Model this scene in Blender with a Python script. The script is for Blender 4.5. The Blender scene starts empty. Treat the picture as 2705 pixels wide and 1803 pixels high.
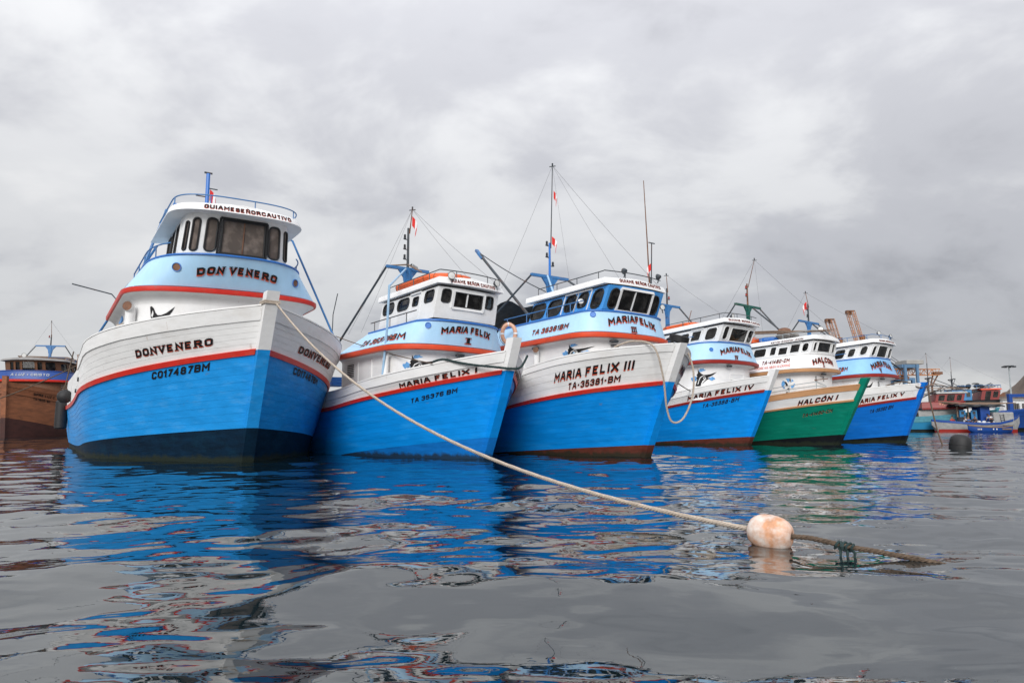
import bpy, bmesh, math, random
import numpy as np
from mathutils import Vector, Matrix
from mathutils.geometry import tessellate_polygon

# ------------------------------------------------------------------ camera, sky, sun, exposure
K = 1.4                      # metres per modelling unit
sc = bpy.context.scene
R = math.radians
random.seed(7)
cam = bpy.data.cameras.new('camera'); cam.lens = 24.0; cam.sensor_width = 36.0; cam.clip_end = 6000; cam.clip_start = .05
camo = bpy.data.objects.new('camera', cam); sc.collection.objects.link(camo)
camo.location = (0, 0, .75*K); camo.rotation_euler = (R(90)+math.atan((1115-901.5)/1803), 0, 0)
sc.camera = camo

SUN = Vector((-.16, -.88, .44)).normalized()      # towards the veiled sun, behind the camera's left shoulder
sun = bpy.data.lights.new('sun', 'SUN'); sun.energy = 1.5; sun.angle = R(24); sun.color = (1, .985, .96)
suno = bpy.data.objects.new('sun', sun); sc.collection.objects.link(suno)
suno.rotation_euler = SUN.to_track_quat('Z', 'Y').to_euler(); suno.location = (-20, -20, 40)

w = bpy.data.worlds.new('World'); sc.world = w; w.use_nodes = True
nt = w.node_tree; nt.nodes.clear()
def wn(t, **k):
    n = nt.nodes.new(t)
    for a, b in k.items(): setattr(n, a, b)
    return n
def wmath(op, a, b=None, c=None):
    n = wn('ShaderNodeMath', operation=op)
    for i, x in enumerate((a, b, c)):
        if x is None: continue
        if isinstance(x, (int, float)): n.inputs[i].default_value = x
        else: nt.links.new(x, n.inputs[i])
    return n.outputs[0]
out = wn('ShaderNodeOutputWorld'); bg = wn('ShaderNodeBackground'); bg.inputs[1].default_value = .1
nt.links.new(bg.outputs[0], out.inputs[0])
sky = wn('ShaderNodeTexSky', sky_type='NISHITA', sun_disc=False)
sky.sun_elevation = math.asin(SUN.z); sky.sun_rotation = math.atan2(SUN.x, SUN.y)
tc = wn('ShaderNodeTexCoord'); sx = wn('ShaderNodeSeparateXYZ'); nt.links.new(tc.outputs['Generated'], sx.inputs[0])
zz = wmath('MAXIMUM', sx.outputs[2], 0.0)
den = wmath('ADD', zz, .42)
cx = wn('ShaderNodeCombineXYZ')
nt.links.new(wmath('DIVIDE', sx.outputs[0], den), cx.inputs[0]); nt.links.new(wmath('DIVIDE', sx.outputs[1], den), cx.inputs[1])
def wnoise(scale, detail, rough, dist, off):
    mp = wn('ShaderNodeMapping'); mp.inputs['Location'].default_value = off; mp.inputs['Scale'].default_value = (1, 1.25, 1)
    nt.links.new(cx.outputs[0], mp.inputs[0])
    n = wn('ShaderNodeTexNoise'); n.inputs['Scale'].default_value = scale; n.inputs['Detail'].default_value = detail
    n.inputs['Roughness'].default_value = rough; n.inputs['Distortion'].default_value = dist
    nt.links.new(mp.outputs[0], n.inputs['Vector']); return n.outputs[0]
n1 = wnoise(1.6, 6, .55, .35, (3.1, 1.7, 0)); n2 = wnoise(.55, 3, .5, .2, (7.3, 4.2, 0)); n3 = wnoise(4.2, 5, .55, .3, (1.2, 9.2, 0))
mixn = wmath('ADD', wmath('ADD', wmath('MULTIPLY', n1, .46), wmath('MULTIPLY', n2, .34)), wmath('MULTIPLY', n3, .23))
side = wmath('MULTIPLY', wmath('MAXIMUM', wmath('SUBTRACT', sx.outputs[0], .10), 0.0), -.16)     # the cover thickens to the east
dens = wmath('ADD', wmath('ADD', mixn, side), wmath('MULTIPLY', wmath('POWER', wmath('SUBTRACT', 1.0, zz), 9.0), .085))   # thin bright base near the horizon
ramp = wn('ShaderNodeValToRGB'); nt.links.new(dens, ramp.inputs[0])
cr = ramp.color_ramp; cr.interpolation = 'EASE'
cr.elements[0].position = .33; cr.elements[0].color = (.33, .333, .362, 1)
cr.elements[1].position = .64; cr.elements[1].color = (.78, .78, .785, 1)
e = cr.elements.new(.46); e.color = (.51, .515, .548, 1)
e = cr.elements.new(.56); e.color = (.69, .695, .71, 1)
# overcast skies grow brighter towards the zenith
zen = wmath('ADD', 5.6, wmath('MULTIPLY', wmath('POWER', zz, 1.9), 13.6))
cl = wn('ShaderNodeVectorMath', operation='SCALE'); nt.links.new(ramp.outputs[0], cl.inputs[0]); nt.links.new(zen, cl.inputs['Scale'])
mx = wn('ShaderNodeMix', data_type='RGBA'); mx.inputs[0].default_value = .96
nt.links.new(sky.outputs[0], mx.inputs[6]); nt.links.new(cl.outputs[0], mx.inputs[7]); nt.links.new(mx.outputs[2], bg.inputs[0])

sc.view_settings.view_transform = 'Standard'; sc.view_settings.look = 'None'; sc.view_settings.gamma = 1; sc.view_settings.exposure = .68
sc.view_settings.use_curve_mapping = False
try:
    sc.cycles.use_denoising = True; sc.cycles.max_bounces = 8; sc.cycles.transparent_max_bounces = 12
except Exception: pass

# ------------------------------------------------------------------ materials
MATS = {}
def mat(name, col, rough=.5, var=.08, scale=2.0, stretch=(1, 1, 1), bump=.0, bscale=None, metal=0., spec=.5, dirt=None, dirtamt=0., dirtscale=1.2, dirtstretch=(1, 1, 1), coat=0., dirt2=None, scum=None):
    if name in MATS: return MATS[name]
    m = bpy.data.materials.new(name); m.use_nodes = True; t = m.node_tree; p = t.nodes['Principled BSDF']
    p.inputs['Roughness'].default_value = rough; p.inputs['Metallic'].default_value = metal; p.inputs['Specular IOR Level'].default_value = spec
    p.inputs['Coat Weight'].default_value = coat
    tcn = t.nodes.new('ShaderNodeTexCoord')
    def noise(sc_, st, det=5, loc=(0, 0, 0)):
        mp = t.nodes.new('ShaderNodeMapping'); mp.inputs['Scale'].default_value = st; mp.inputs['Location'].default_value = loc
        t.links.new(tcn.outputs['Object'], mp.inputs[0])
        n = t.nodes.new('ShaderNodeTexNoise'); n.inputs['Scale'].default_value = sc_; n.inputs['Detail'].default_value = det; n.inputs['Roughness'].default_value = .6
        t.links.new(mp.outputs[0], n.inputs['Vector']); return n
    n = noise(scale, stretch)
    r = t.nodes.new('ShaderNodeMapRange'); r.inputs[1].default_value = .3; r.inputs[2].default_value = .7; r.inputs[3].default_value = 1-var; r.inputs[4].default_value = 1+var
    t.links.new(n.outputs[0], r.inputs[0])
    mu = t.nodes.new('ShaderNodeVectorMath'); mu.operation = 'SCALE'; mu.inputs[0].default_value = col; t.links.new(r.outputs[0], mu.inputs['Scale'])
    colout = mu.outputs[0]
    if dirt:
        dn = noise(dirtscale, dirtstretch, 7, (5, 3, 1)); dr = t.nodes.new('ShaderNodeMapRange'); dr.inputs[1].default_value = .52; dr.inputs[2].default_value = .78; dr.inputs[3].default_value = 0; dr.inputs[4].default_value = dirtamt
        t.links.new(dn.outputs[0], dr.inputs[0])
        mi = t.nodes.new('ShaderNodeMix'); mi.data_type = 'RGBA'; mi.inputs[7].default_value = (*dirt, 1)
        t.links.new(dr.outputs[0], mi.inputs[0]); t.links.new(colout, mi.inputs[6]); colout = mi.outputs[2]
    if dirt2:      # (colour, amount, scale, stretch, threshold): chips, scuffs and runs
        c2, am, s2_, st2, th = dirt2; dn = noise(s2_, st2, 8, (9, 2, 4)); dr = t.nodes.new('ShaderNodeMapRange'); dr.inputs[1].default_value = th; dr.inputs[2].default_value = th+.07; dr.inputs[3].default_value = 0; dr.inputs[4].default_value = am
        t.links.new(dn.outputs[0], dr.inputs[0]); mi = t.nodes.new('ShaderNodeMix'); mi.data_type = 'RGBA'; mi.inputs[7].default_value = (*c2, 1)
        t.links.new(dr.outputs[0], mi.inputs[0]); t.links.new(colout, mi.inputs[6]); colout = mi.outputs[2]
    if scum:       # weed and oil left in a ragged band at the waterline
        sp_ = t.nodes.new('ShaderNodeSeparateXYZ'); t.links.new(tcn.outputs['Object'], sp_.inputs[0]); dn = noise(5.0, (1, 1, .35), 6, (2, 7, 3)); m1 = t.nodes.new('ShaderNodeMath'); m1.operation = 'MULTIPLY_ADD'; m1.inputs[1].default_value = -.34; t.links.new(dn.outputs[0], m1.inputs[0]); t.links.new(sp_.outputs[2], m1.inputs[2])
        dr = t.nodes.new('ShaderNodeMapRange'); dr.inputs[1].default_value = -.10; dr.inputs[2].default_value = .0; dr.inputs[3].default_value = .85; dr.inputs[4].default_value = 0
        t.links.new(m1.outputs[0], dr.inputs[0]); mi = t.nodes.new('ShaderNodeMix'); mi.data_type = 'RGBA'; mi.inputs[7].default_value = (*scum, 1)
        t.links.new(dr.outputs[0], mi.inputs[0]); t.links.new(colout, mi.inputs[6]); colout = mi.outputs[2]
    t.links.new(colout, p.inputs['Base Color'])
    rr = t.nodes.new('ShaderNodeMapRange'); rr.inputs[3].default_value = max(rough-.1, .02); rr.inputs[4].default_value = min(rough+.12, 1); t.links.new(n.outputs[0], rr.inputs[0]); t.links.new(rr.outputs[0], p.inputs['Roughness'])
    if bump:
        bn = noise(bscale or scale*3, stretch); b = t.nodes.new('ShaderNodeBump'); b.inputs['Strength'].default_value = bump; b.inputs['Distance'].default_value = .05
        t.links.new(bn.outputs[0], b.inputs['Height']); t.links.new(b.outputs[0], p.inputs['Normal'])
    MATS[name] = m; return m
PL = (.35, 1.6, 3.2)        # streaks that run along the planks of a hull
rust = (.20, .085, .04)
def hullpaint(name, col, worn):
    return mat(name, col, .42, .14, 1.3, (.2, 1.6, 3.6), .22, 2.0, spec=.16, dirt2=((.12, .13, .13), .5, 2.6, (.35, 1.2, 2.2), .685), dirt=worn, dirtamt=.42, dirtscale=1.7, dirtstretch=(.4, 1.4, 3.2))
WHITE = mat('white boat paint', (.82, .82, .815), .45, .035, 2.5, (1, 1, 2), .05, 9, dirt=(.55, .50, .44), dirtamt=.32, dirtscale=1.1, dirtstretch=(1.6, 1.6, .5), dirt2=((.38, .24, .15), .40, 2.6, (2.8, 2.8, .25), .675))
WHITE2 = mat('white bulwark paint', (.80, .795, .785), .5, .05, 2.0, PL, .10, 5, dirt=(.50, .44, .38), dirtamt=.35, dirtscale=1.3, dirtstretch=(.6, 1, 2), dirt2=((.36, .22, .13), .42, 2.4, (2.6, 2.6, .28), .655))
PALE = mat('pale blue paint', (.41, .65, .87), .42, .05, 2.2, (1.5, 1.5, .5), .05, 8, dirt=(.50, .66, .80), dirtamt=.45, dirtscale=2.0, dirtstretch=(2.2, 2.2, .25))
HULLB = hullpaint('bright blue hull paint', (.014, .275, .70), (.13, .44, .80))
HULLB2 = hullpaint('deep blue hull paint', (.002, .265, .78), (.04, .37, .82))
HULLB3 = hullpaint('cobalt hull paint', (.004, .155, .60), (.03, .22, .64))
GREEN = hullpaint('green hull paint', (.001, .19, .125), (.02, .30, .22))
TRIMB = mat('blue trim paint', (.025, .16, .52), .4, .08)
MIDB = mat('mid blue cabin paint', (.06, .31, .74), .4, .06, dirt=(.3, .5, .75), dirtamt=.3)
RED = mat('red rail paint', (.58, .022, .012), .42, .10, 3, PL, .08, 8, dirt=(.35, .12, .06), dirtamt=.5, dirtscale=2.5, dirt2=((.22, .15, .11), .7, 5, (1, 1, 1), .64))
RED2 = mat('orange red ledge paint', (.66, .065, .018), .42, .10, 3, dirt=(.4, .12, .05), dirtamt=.4)
DRED = mat('dark red paint', (.30, .018, .012), .45, .12, 3, PL)
TAN = mat('tan rail paint', (.52, .27, .125), .5, .10, 3, PL, .06)
NAVY = mat('navy antifouling', (.001, .014, .034), .6, .4, 2.0, PL, .2, 4, spec=.15, dirt=(.003, .04, .075), dirtamt=.5, dirtscale=2.2, scum=(.020, .026, .016))
DBLUE = mat('dark blue antifouling', (.006, .17, .56), .5, .2, 2.0, PL, .1, 4, spec=.15, scum=(.020, .026, .016))
MAROON = mat('maroon antifouling', (.115, .030, .020), .6, .3, 2.0, PL, .15, 4, spec=.2, dirt=(.22, .11, .07), dirtamt=.5, scum=(.020, .026, .016))
BLACKH = mat('black antifouling', (.006, .008, .011), .5, .3, 2, spec=.15, scum=(.020, .026, .016))
INK = mat('black sign paint', (.010, .010, .011), .5, .1, spec=.2, dirt2=((.16, .16, .16), .5, 9, (1, 1, 1), .62))
ORSH = mat('orange red sign shadow', (.62, .075, .022), .5, .08)
SIGNW = mat('white sign paint', (.75, .75, .74), .5, .05)
FADED = mat('faded grey sign paint', (.42, .45, .48), .6, .1)
RUBBER = mat('black rubber', (.014, .014, .015), .6, .2, 6, bump=.1)
STEEL = mat('dark painted steel', (.035, .045, .055), .45, .3, 6, dirt=rust, dirtamt=.6, dirtscale=4)
STEELB = mat('blue painted steel pipe', (.035, .16, .38), .42, .15, 6, dirt=rust, dirtamt=.35, dirtscale=5)
STEELG = mat('green painted steel', (.006, .10, .075), .45, .2, 6, dirt=rust, dirtamt=.4, dirtscale=4)
STEELP = mat('pale blue painted pole', (.30, .48, .66), .45, .1, 5, dirt=(.55, .6, .65), dirtamt=.5)
RAILG = mat('grey galvanised pipe', (.33, .37, .38), .45, .12, 6, dirt=rust, dirtamt=.5, dirtscale=5)
RUSTM = mat('rusty iron', (.17, .08, .045), .7, .35, 6, bump=.1)
WIRE = mat('steel wire', (.10, .10, .105), .6, .1)
CHROME = mat('dull reflector metal', (.55, .55, .54), .25, .1, metal=.8)
LENS = mat('floodlight lens', (.62, .62, .60), .12, .12, 8)
DECK = mat('grey deck boards', (.22, .20, .18), .7, .25, 3, PL)
INNER = mat('interior shade', (.055, .050, .046), .7, .2)  # dark tone stands in for the shade inside cabins and behind openings
HOLE = mat('opening shade', (.008, .008, .009), .8, .1)  # black tone stands in for the shade in gaps and holes
ORANGE = mat('orange float canvas', (.66, .105, .02), .55, .12, 4, dirt=(.45, .16, .08), dirtamt=.4)
ROPEW = mat('cream rope fibre', (.47, .40, .33), .85, .2, 30, bump=.35, bscale=90, dirt=(.22, .16, .11), dirtamt=.6, dirtscale=3)
ROPED = mat('dirty wet rope', (.11, .075, .05), .8, .35, 30, bump=.35, bscale=90)
ROPEG = mat('green rope fibre', (.018, .040, .040), .8, .3, 30, bump=.3, bscale=90)
BUOYM = mat('sun bleached buoy plastic', (.60, .30, .165), .55, .30, 9, bump=.12, bscale=30, dirt=(.74, .66, .60), dirtamt=.95, dirtscale=7)
for n_ in BUOYM.node_tree.nodes:
    if n_.type == 'MAP_RANGE' and abs(n_.inputs[1].default_value-.52) < 1e-4: n_.inputs[1].default_value = .40; n_.inputs[2].default_value = .62
LIFEB = mat('faded life ring', (.72, .38, .24), .55, .12, 5, dirt=(.75, .62, .52), dirtamt=.5, dirtscale=4)
TARP = mat('black shade net', (.030, .033, .036), .75, .35, 7, bump=.25, bscale=20)
WOOD = mat('weathered pole wood', (.20, .135, .095), .8, .3, 6, (6, 1, 1), bump=.2)
BROWNH = mat('brown timber hull', (.25, .088, .036), .6, .28, 1.6, PL, .22, 3.5, dirt=(.07, .03, .018), dirtamt=.5, dirtscale=1.4, dirtstretch=(.5, 1, 2.4))
BROWNC = mat('ochre timber cabin', (.17, .075, .036), .55, .2, 2)
ROYAL = mat('royal blue paint', (.008, .055, .26), .42, .12, 2)
TURQ = hullpaint('turquoise hull paint', (.02, .19, .36), (.07, .25, .36))
TURQD = mat('turquoise trim paint', (.04, .21, .27), .5, .2, 3)
REDW = mat('red cabin paint', (.20, .014, .011), .45, .15, 3)
SKYB = mat('sky blue cabin paint', (.04, .20, .42), .45, .15, 3)
CRANE = mat('orange crane steel', (.46, .19, .075), .6, .3, .5)
CRANEB = mat('blue grey crane steel', (.085, .17, .28), .55, .15, .5)
CONC = mat('quay concrete', (.30, .29, .27), .85, .25, .3)
SKIN = mat('brown skin', (.20, .10, .065), .6, .1)
CLOTHD = mat('dark cloth', (.03, .035, .05), .85, .2, 8)
CLOTHW = mat('white cloth', (.66, .68, .70), .85, .1, 8)
CLOTHB = mat('blue cloth', (.05, .17, .42), .85, .1, 8)
CLOTHR = mat('red cloth', (.42, .04, .03), .85, .1, 8)
FLAGR = mat('red flag cloth', (.58, .020, .015), .8, .1, 6)
FLAGW = mat('white flag cloth', (.74, .74, .74), .8, .05, 6)
LAMPR = mat('red signal lens', (.35, .02, .015), .25, .1)
def glass(name, tint, dcol=(.35, .33, .31), lo=.02, hi=.16):
    m = bpy.data.materials.new(name); m.use_nodes = True; t = m.node_tree; t.nodes.clear()
    o = t.nodes.new('ShaderNodeOutputMaterial'); a = t.nodes.new('ShaderNodeBsdfTransparent'); a.inputs[0].default_value = (*tint, 1)
    g = t.nodes.new('ShaderNodeBsdfGlossy'); g.inputs['Roughness'].default_value = .04; g.inputs[0].default_value = (.9, .9, .9, 1)
    f = t.nodes.new('ShaderNodeFresnel'); f.inputs[0].default_value = 1.5
    tcn = t.nodes.new('ShaderNodeTexCoord'); n = t.nodes.new('ShaderNodeTexNoise'); n.inputs['Scale'].default_value = 3.5; n.inputs['Detail'].default_value = 6
    t.links.new(tcn.outputs['Object'], n.inputs['Vector'])
    b = t.nodes.new('ShaderNodeBump'); b.inputs['Strength'].default_value = .04; t.links.new(n.outputs[0], b.inputs['Height']); t.links.new(b.outputs[0], g.inputs['Normal'])
    mm = t.nodes.new('ShaderNodeMixShader'); t.links.new(f.outputs[0], mm.inputs[0]); t.links.new(a.outputs[0], mm.inputs[1]); t.links.new(g.outputs[0], mm.inputs[2])
    d = t.nodes.new('ShaderNodeBsdfDiffuse'); d.inputs[0].default_value = (*dcol, 1)
    r = t.nodes.new('ShaderNodeMapRange'); r.inputs[1].default_value = .45; r.inputs[2].default_value = .8; r.inputs[3].default_value = lo; r.inputs[4].default_value = hi; t.links.new(n.outputs[0], r.inputs[0])
    m2 = t.nodes.new('ShaderNodeMixShader'); t.links.new(r.outputs[0], m2.inputs[0]); t.links.new(mm.outputs[0], m2.inputs[1]); t.links.new(d.outputs[0], m2.inputs[2])
    t.links.new(m2.outputs[0], o.inputs[0]); return m
GLASS = glass('cabin glass', (.25, .26, .27)); GLASSB = glass('bronze tinted glass', (.30, .22, .17), (.33, .27, .235), .35, .8)

# ------------------------------------------------------------------ mesh helpers
COL = sc.collection
def unit(v):
    v = Vector(v); return v/(v.length or 1)
class MB:
    def __init__(s): s.V = []; s.F = []; s.M = []
    def add(s, vs, fs, mi=0):
        o = len(s.V); s.V += [tuple(v) for v in vs]; s.F += [tuple(i+o for i in f) for f in fs]; s.M += [mi]*len(fs); return s
    def grid(s, rows, close=False, mi=0):
        n = len(rows[0]); vs = [p for r in rows for p in r]; fs = []
        for i in range(len(rows)-1):
            for j in range(n if close else n-1):
                k = (j+1) % n; fs.append((i*n+j, i*n+k, (i+1)*n+k, (i+1)*n+j))
        return s.add(vs, fs, mi)
    def tube(s, path, r, n=6, caps=True, mi=0, closed=False):
        P = [Vector(p) for p in path]; rows = []; up = None
        L = len(P)
        for i, p in enumerate(P):
            if closed: d = unit(P[(i+1) % L]-P[i-1])
            else: d = unit(P[min(i+1, L-1)]-P[max(i-1, 0)])
            if up is None:
                up = Vector((0, 0, 1)) if abs(d.z) < .9 else Vector((1, 0, 0))
            a = unit(up-d*up.dot(d)); b = d.cross(a); up = a
            rr = r[i] if isinstance(r, (list, tuple)) else r
            rows.append([p+a*rr*math.cos(2*math.pi*k/n)+b*rr*math.sin(2*math.pi*k/n) for k in range(n)])
        if closed: rows.append(rows[0])
        o = len(s.V); s.grid(rows, True, mi)
        if caps and not closed:
            s.F += [tuple(o+k for k in range(n))[::-1], tuple(o+(L-1)*n+k for k in range(n))]; s.M += [mi, mi]
        return s
    def bar(s, a, b, w, h=None, mi=0):
        # square bar between two points, set 45 degrees off the tube helper
        a, b = Vector(a), Vector(b); d = unit(b-a); up = Vector((0, 0, 1)) if abs(d.z) < .95 else Vector((1, 0, 0))
        x = unit(d.cross(up)); y = x.cross(d); h = h or w
        q = lambda p: [p+x*w/2+y*h/2, p-x*w/2+y*h/2, p-x*w/2-y*h/2, p+x*w/2-y*h/2]
        return s.add(q(a)+q(b), [(0, 1, 2, 3), (7, 6, 5, 4), (0, 4, 5, 1), (1, 5, 6, 2), (2, 6, 7, 3), (3, 7, 4, 0)], mi)
    def box(s, c, d, rz=0, mi=0, bev=0):
        x, y, z = d[0]/2, d[1]/2, d[2]/2; cz, sz = math.cos(rz), math.sin(rz)
        f = lambda p: (c[0]+p[0]*cz-p[1]*sz, c[1]+p[0]*sz+p[1]*cz, c[2]+p[2])
        b = bev
        if not b:
            vs = [f((i, j, k)) for k in (-z, z) for i, j in ((-x, -y), (x, -y), (x, y), (-x, y))]
            return s.add(vs, [(3, 2, 1, 0), (4, 5, 6, 7), (0, 1, 5, 4), (1, 2, 6, 5), (2, 3, 7, 6), (3, 0, 4, 7)], mi)
        ring = lambda k, i: [f((sx_*(x-i)-(b if e else 0)*sx_, sy_*(y-i)-(0 if e else b)*sy_, k)) for sx_, sy_, e in ((-1, -1, 1), (-1, -1, 0), (-1, 1, 0), (-1, 1, 1), (1, 1, 1), (1, 1, 0), (1, -1, 0), (1, -1, 1))]
        rows = [ring(-z, b), ring(-z+b, 0), ring(z-b, 0), ring(z, b)]; o = len(s.V); s.grid(rows, True, mi)
        s.F += [tuple(o+k for k in range(8)), tuple(o+24+k for k in range(8))[::-1]]; s.M += [mi, mi]; return s
    def lathe(s, prof, c, ax=(0, 0, 1), n=16, mi=0):
        d = unit(ax); u = unit(d.cross(Vector((0, 0, 1)) if abs(d.z) < .9 else Vector((1, 0, 0)))); v = d.cross(u); c = Vector(c)
        rows = [[c+d*h+(u*math.cos(2*math.pi*k/n)+v*math.sin(2*math.pi*k/n))*max(r, 1e-4) for k in range(n)] for r, h in prof]
        return s.grid(rows, True, mi)
    def build(s, name, m, parent=None, smooth=True, angle=38):
        me = bpy.data.meshes.new(name); me.from_pydata([(x*K, y*K, z*K) for x, y, z in s.V], [], s.F)
        for mm in (m if isinstance(m, (list, tuple)) else [m]): me.materials.append(mm)
        if len(me.materials) > 1: me.polygons.foreach_set('material_index', s.M)
        if smooth:
            me.polygons.foreach_set('use_smooth', [True]*len(me.polygons)); me.set_sharp_from_angle(angle=R(angle))
        me.update()
        o = bpy.data.objects.new(name, me); COL.objects.link(o)
        if parent: o.parent = parent
        return o
def tag(o, label=None, cat=None, group=None, kind=None):
    if label: o['label'] = label
    if cat: o['category'] = cat
    if group: o['group'] = group
    if kind: o['kind'] = kind
    return o
def empty(name, loc, rz, label, cat, group=None):
    o = bpy.data.objects.new(name, None); COL.objects.link(o); o.empty_display_size = .5
    o.location = [x*K for x in loc]; o.rotation_euler = (0, 0, rz); return tag(o, label, cat, group)
def catmull(P, n=6):
    P = [Vector(p) for p in P]; o = []
    for i in range(len(P)-1):
        a, b, c, d = P[max(i-1, 0)], P[i], P[i+1], P[min(i+2, len(P)-1)]
        for k in range(n):
            t = k/n; o.append(.5*((2*b)+(c-a)*t+(2*a-5*b+4*c-d)*t*t+(3*b-a-3*c+d)*t**3))
    return o+[P[-1]]
def sag(a, b, s, n=24):
    a, b = Vector(a), Vector(b)
    return [a+(b-a)*(i/n)-Vector((0, 0, 4*s*(i/n)*(1-i/n))) for i in range(n+1)]
def rope_mesh(path, r, pitch, strands=3, n=5, step=None):
    # laid rope: strands wound round the path
    P = [Vector(p) for p in path]; cum = [0]
    for a, b in zip(P, P[1:]): cum.append(cum[-1]+(b-a).length)
    L = cum[-1]; N = max(int(L/(step or pitch/8)), 4); pts = []; j = 0
    for i in range(N+1):
        d = L*i/N
        while j < len(P)-2 and cum[j+1] < d: j += 1
        f = (d-cum[j])/((cum[j+1]-cum[j]) or 1); pts.append((P[j].lerp(P[j+1], min(f, 1)), d))
    m = MB()
    for k in range(strands):
        path2 = []
        for i, (p, d) in enumerate(pts):
            t = unit(pts[min(i+1, N)][0]-pts[max(i-1, 0)][0]); u = unit(t.cross(Vector((0, 0, 1)) if abs(t.z) < .95 else Vector((1, 0, 0)))); v = u.cross(t)
            a = 2*math.pi*(d/pitch+k/strands); path2.append(p+(u*math.cos(a)+v*math.sin(a))*r*.52)
        m.tube(path2, r*.56, n)
    return m

# ------------------------------------------------------------------ curved surfaces of a boat (a = aft, b = starboard, z = up)
class Hull:
    def __init__(H, q, length, tap=.05, tide=0): H.__dict__.update(q); H.len = length; H.tap = tap; H.s0 = 7 if tap > 0 else 11
    def rk(H, z): return -(H.rake*z+H.r2*z*z)
    def z(H, k, s):
        e = (s if s < 4.5 else 4.5+1.5*(1-math.exp(-(s-4.5)/1.5)))/10
        if k == 'top': return H.zt0+H.zt1*e+H.zt2*e*e
        if k == 'cap': return H.zt0+H.zt1*e+H.zt2*e*e-H.zc
        if k == 'rub': return H.zr0+H.zr1*e+H.zr2*e*e
        if k == 'boot': return max(H.zb0+H.zb1*e, -.30)
        return -.36 if k == 'wat' else -1.1
    def BL(H, k):
        return {'top': (H.Bt, H.Lt), 'cap': (H.Bt, H.Lt), 'rub': (H.Br, H.Lr), 'boot': (H.Bb, H.Lb), 'wat': (H.Bw*.95, H.Lw+.2), 'keel': (H.Bw*.5, H.Lw+1)}[k]
    def lev(H, k, s):
        B, L = H.BL(k); e = min(max(1-s/L, 0), 1); b = .08+B*(1-e**H.p)
        if s > 2.5:
            f = min((s-2.5)/3, 1); b *= 1-H.tap*f*f*(3-2*f)
        if s > H.s0: b *= 1-.16*((s-H.s0)/(H.len-H.s0))**2
        return (s+H.rk(H.z(k, 0)), b, H.z(k, s))
    LEV = ['keel', 'wat', 'boot', 'rub', 'cap', 'top']
    def P(H, s, v):
        i = min(int(v), 4); f = v-i; p1 = H.lev(H.LEV[i], s); p2 = H.lev(H.LEV[i+1], s)
        if i >= 3: return tuple(x+(y-x)*f for x, y in zip(p1, p2))
        p0 = H.lev(H.LEV[max(i-1, 0)], s); p3 = H.lev(H.LEV[min(i+2, 3)], s); d = max(p2[2]-p1[2], 1e-3); b1, b2 = p1[1], p2[1]
        m1 = (p2[1]-p0[1])/max(p2[2]-p0[2], 1e-3) if i > 0 else (b2-b1)/d
        m2 = (p3[1]-p1[1])/max(p3[2]-p1[2], 1e-3) if i < 2 else (b2-b1)/d
        h = f; b = (2*h**3-3*h*h+1)*b1+(h**3-2*h*h+h)*d*m1+(-2*h**3+3*h*h)*b2+(h**3-h*h)*d*m2
        return (p1[0]+(p2[0]-p1[0])*f, b, p1[2]+(p2[2]-p1[2])*f)
class Plan:
    # lofted rounded plan: u in [-1,1] round the front (+ starboard), |u|>1 metres aft along a side; v 0 bottom .. 1 top
    def __init__(S, bot, top, n, tr, ro, ref): S.b, S.t, S.n, S.tr, S.ro, S.ref = bot, top, n, tr, ro, ref
    def P(S, u, v):
        af, W, D, z = [x+(y-x)*v for x, y in zip(S.b, S.t)]
        s = 1 if u >= 0 else -1; w_ = abs(u)
        if w_ > 1: b = W; a = af+D+(w_-1)
        elif S.n:
            f = w_*math.pi/2; b = W*math.sin(f)**(2/S.n); a = af+D*(1-max(math.cos(f), 0)**(2/S.n))
        else: b = W*w_; a = af+D*w_*w_
        return (a, b*s, z+S.tr*(a-S.ref)+S.ro*b*s)
    def us(S, end, end2=None, n=28, side=.5):
        e2 = end if end2 is None else end2
        L = [-x for x in np.arange(e2, 1.0, -side)] if e2 > 1 else []
        m = [(-1+2*i/n) for i in range(n+1)]
        r = list(np.arange(end, 1.0, -side))[::-1] if end > 1 else []
        lo = -e2 if e2 <= 1 else -1; hi = end if end <= 1 else 1
        return [float(x) for x in L]+[x for x in m if lo-1e-6 <= x <= hi+1e-6]+[float(x) for x in r if x > 1.02]
def loc(p): return Vector((-p[0], -p[1], p[2]))          # boat frame -> object frame (x forward, y port)
def pn(f, x, y, e=.004):
    p = loc(f(x, y)); du = loc(f(x+e, y))-loc(f(x-e, y)); dv = loc(f(x, y+e))-loc(f(x, y-e))
    n = du.cross(dv); n = n/(n.length or 1)
    return p, n
def outward(f, x, y, centre):
    p, n = pn(f, x, y)
    if n.dot(Vector((p.x-centre[0], p.y-centre[1], 0))) < 0: n = -n
    return p, n
def ring(S, us, v, off=0, dz=0):
    c = loc((S.b[0]+2.2, 0, 0)); o = []
    for u in us:
        p, n = outward(S.P, u, v, c)
        n = Vector((n.x, n.y, 0)); n = n/(n.length or 1)
        o.append(p+n*off+Vector((0, 0, dz)))
    return o
def lid(m, ringpts, crown=0., mi=0):
    # close a port-to-starboard symmetric ring with strips across
    n = len(ringpts); rows = []
    for i in range((n+1)//2):
        a, b = ringpts[i], ringpts[n-1-i]
        rows.append([a.lerp(b, t)+Vector((0, 0, crown*4*t*(1-t))) for t in (0, .25, .5, .75, 1)])
    m.grid(rows, mi=mi)

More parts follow.
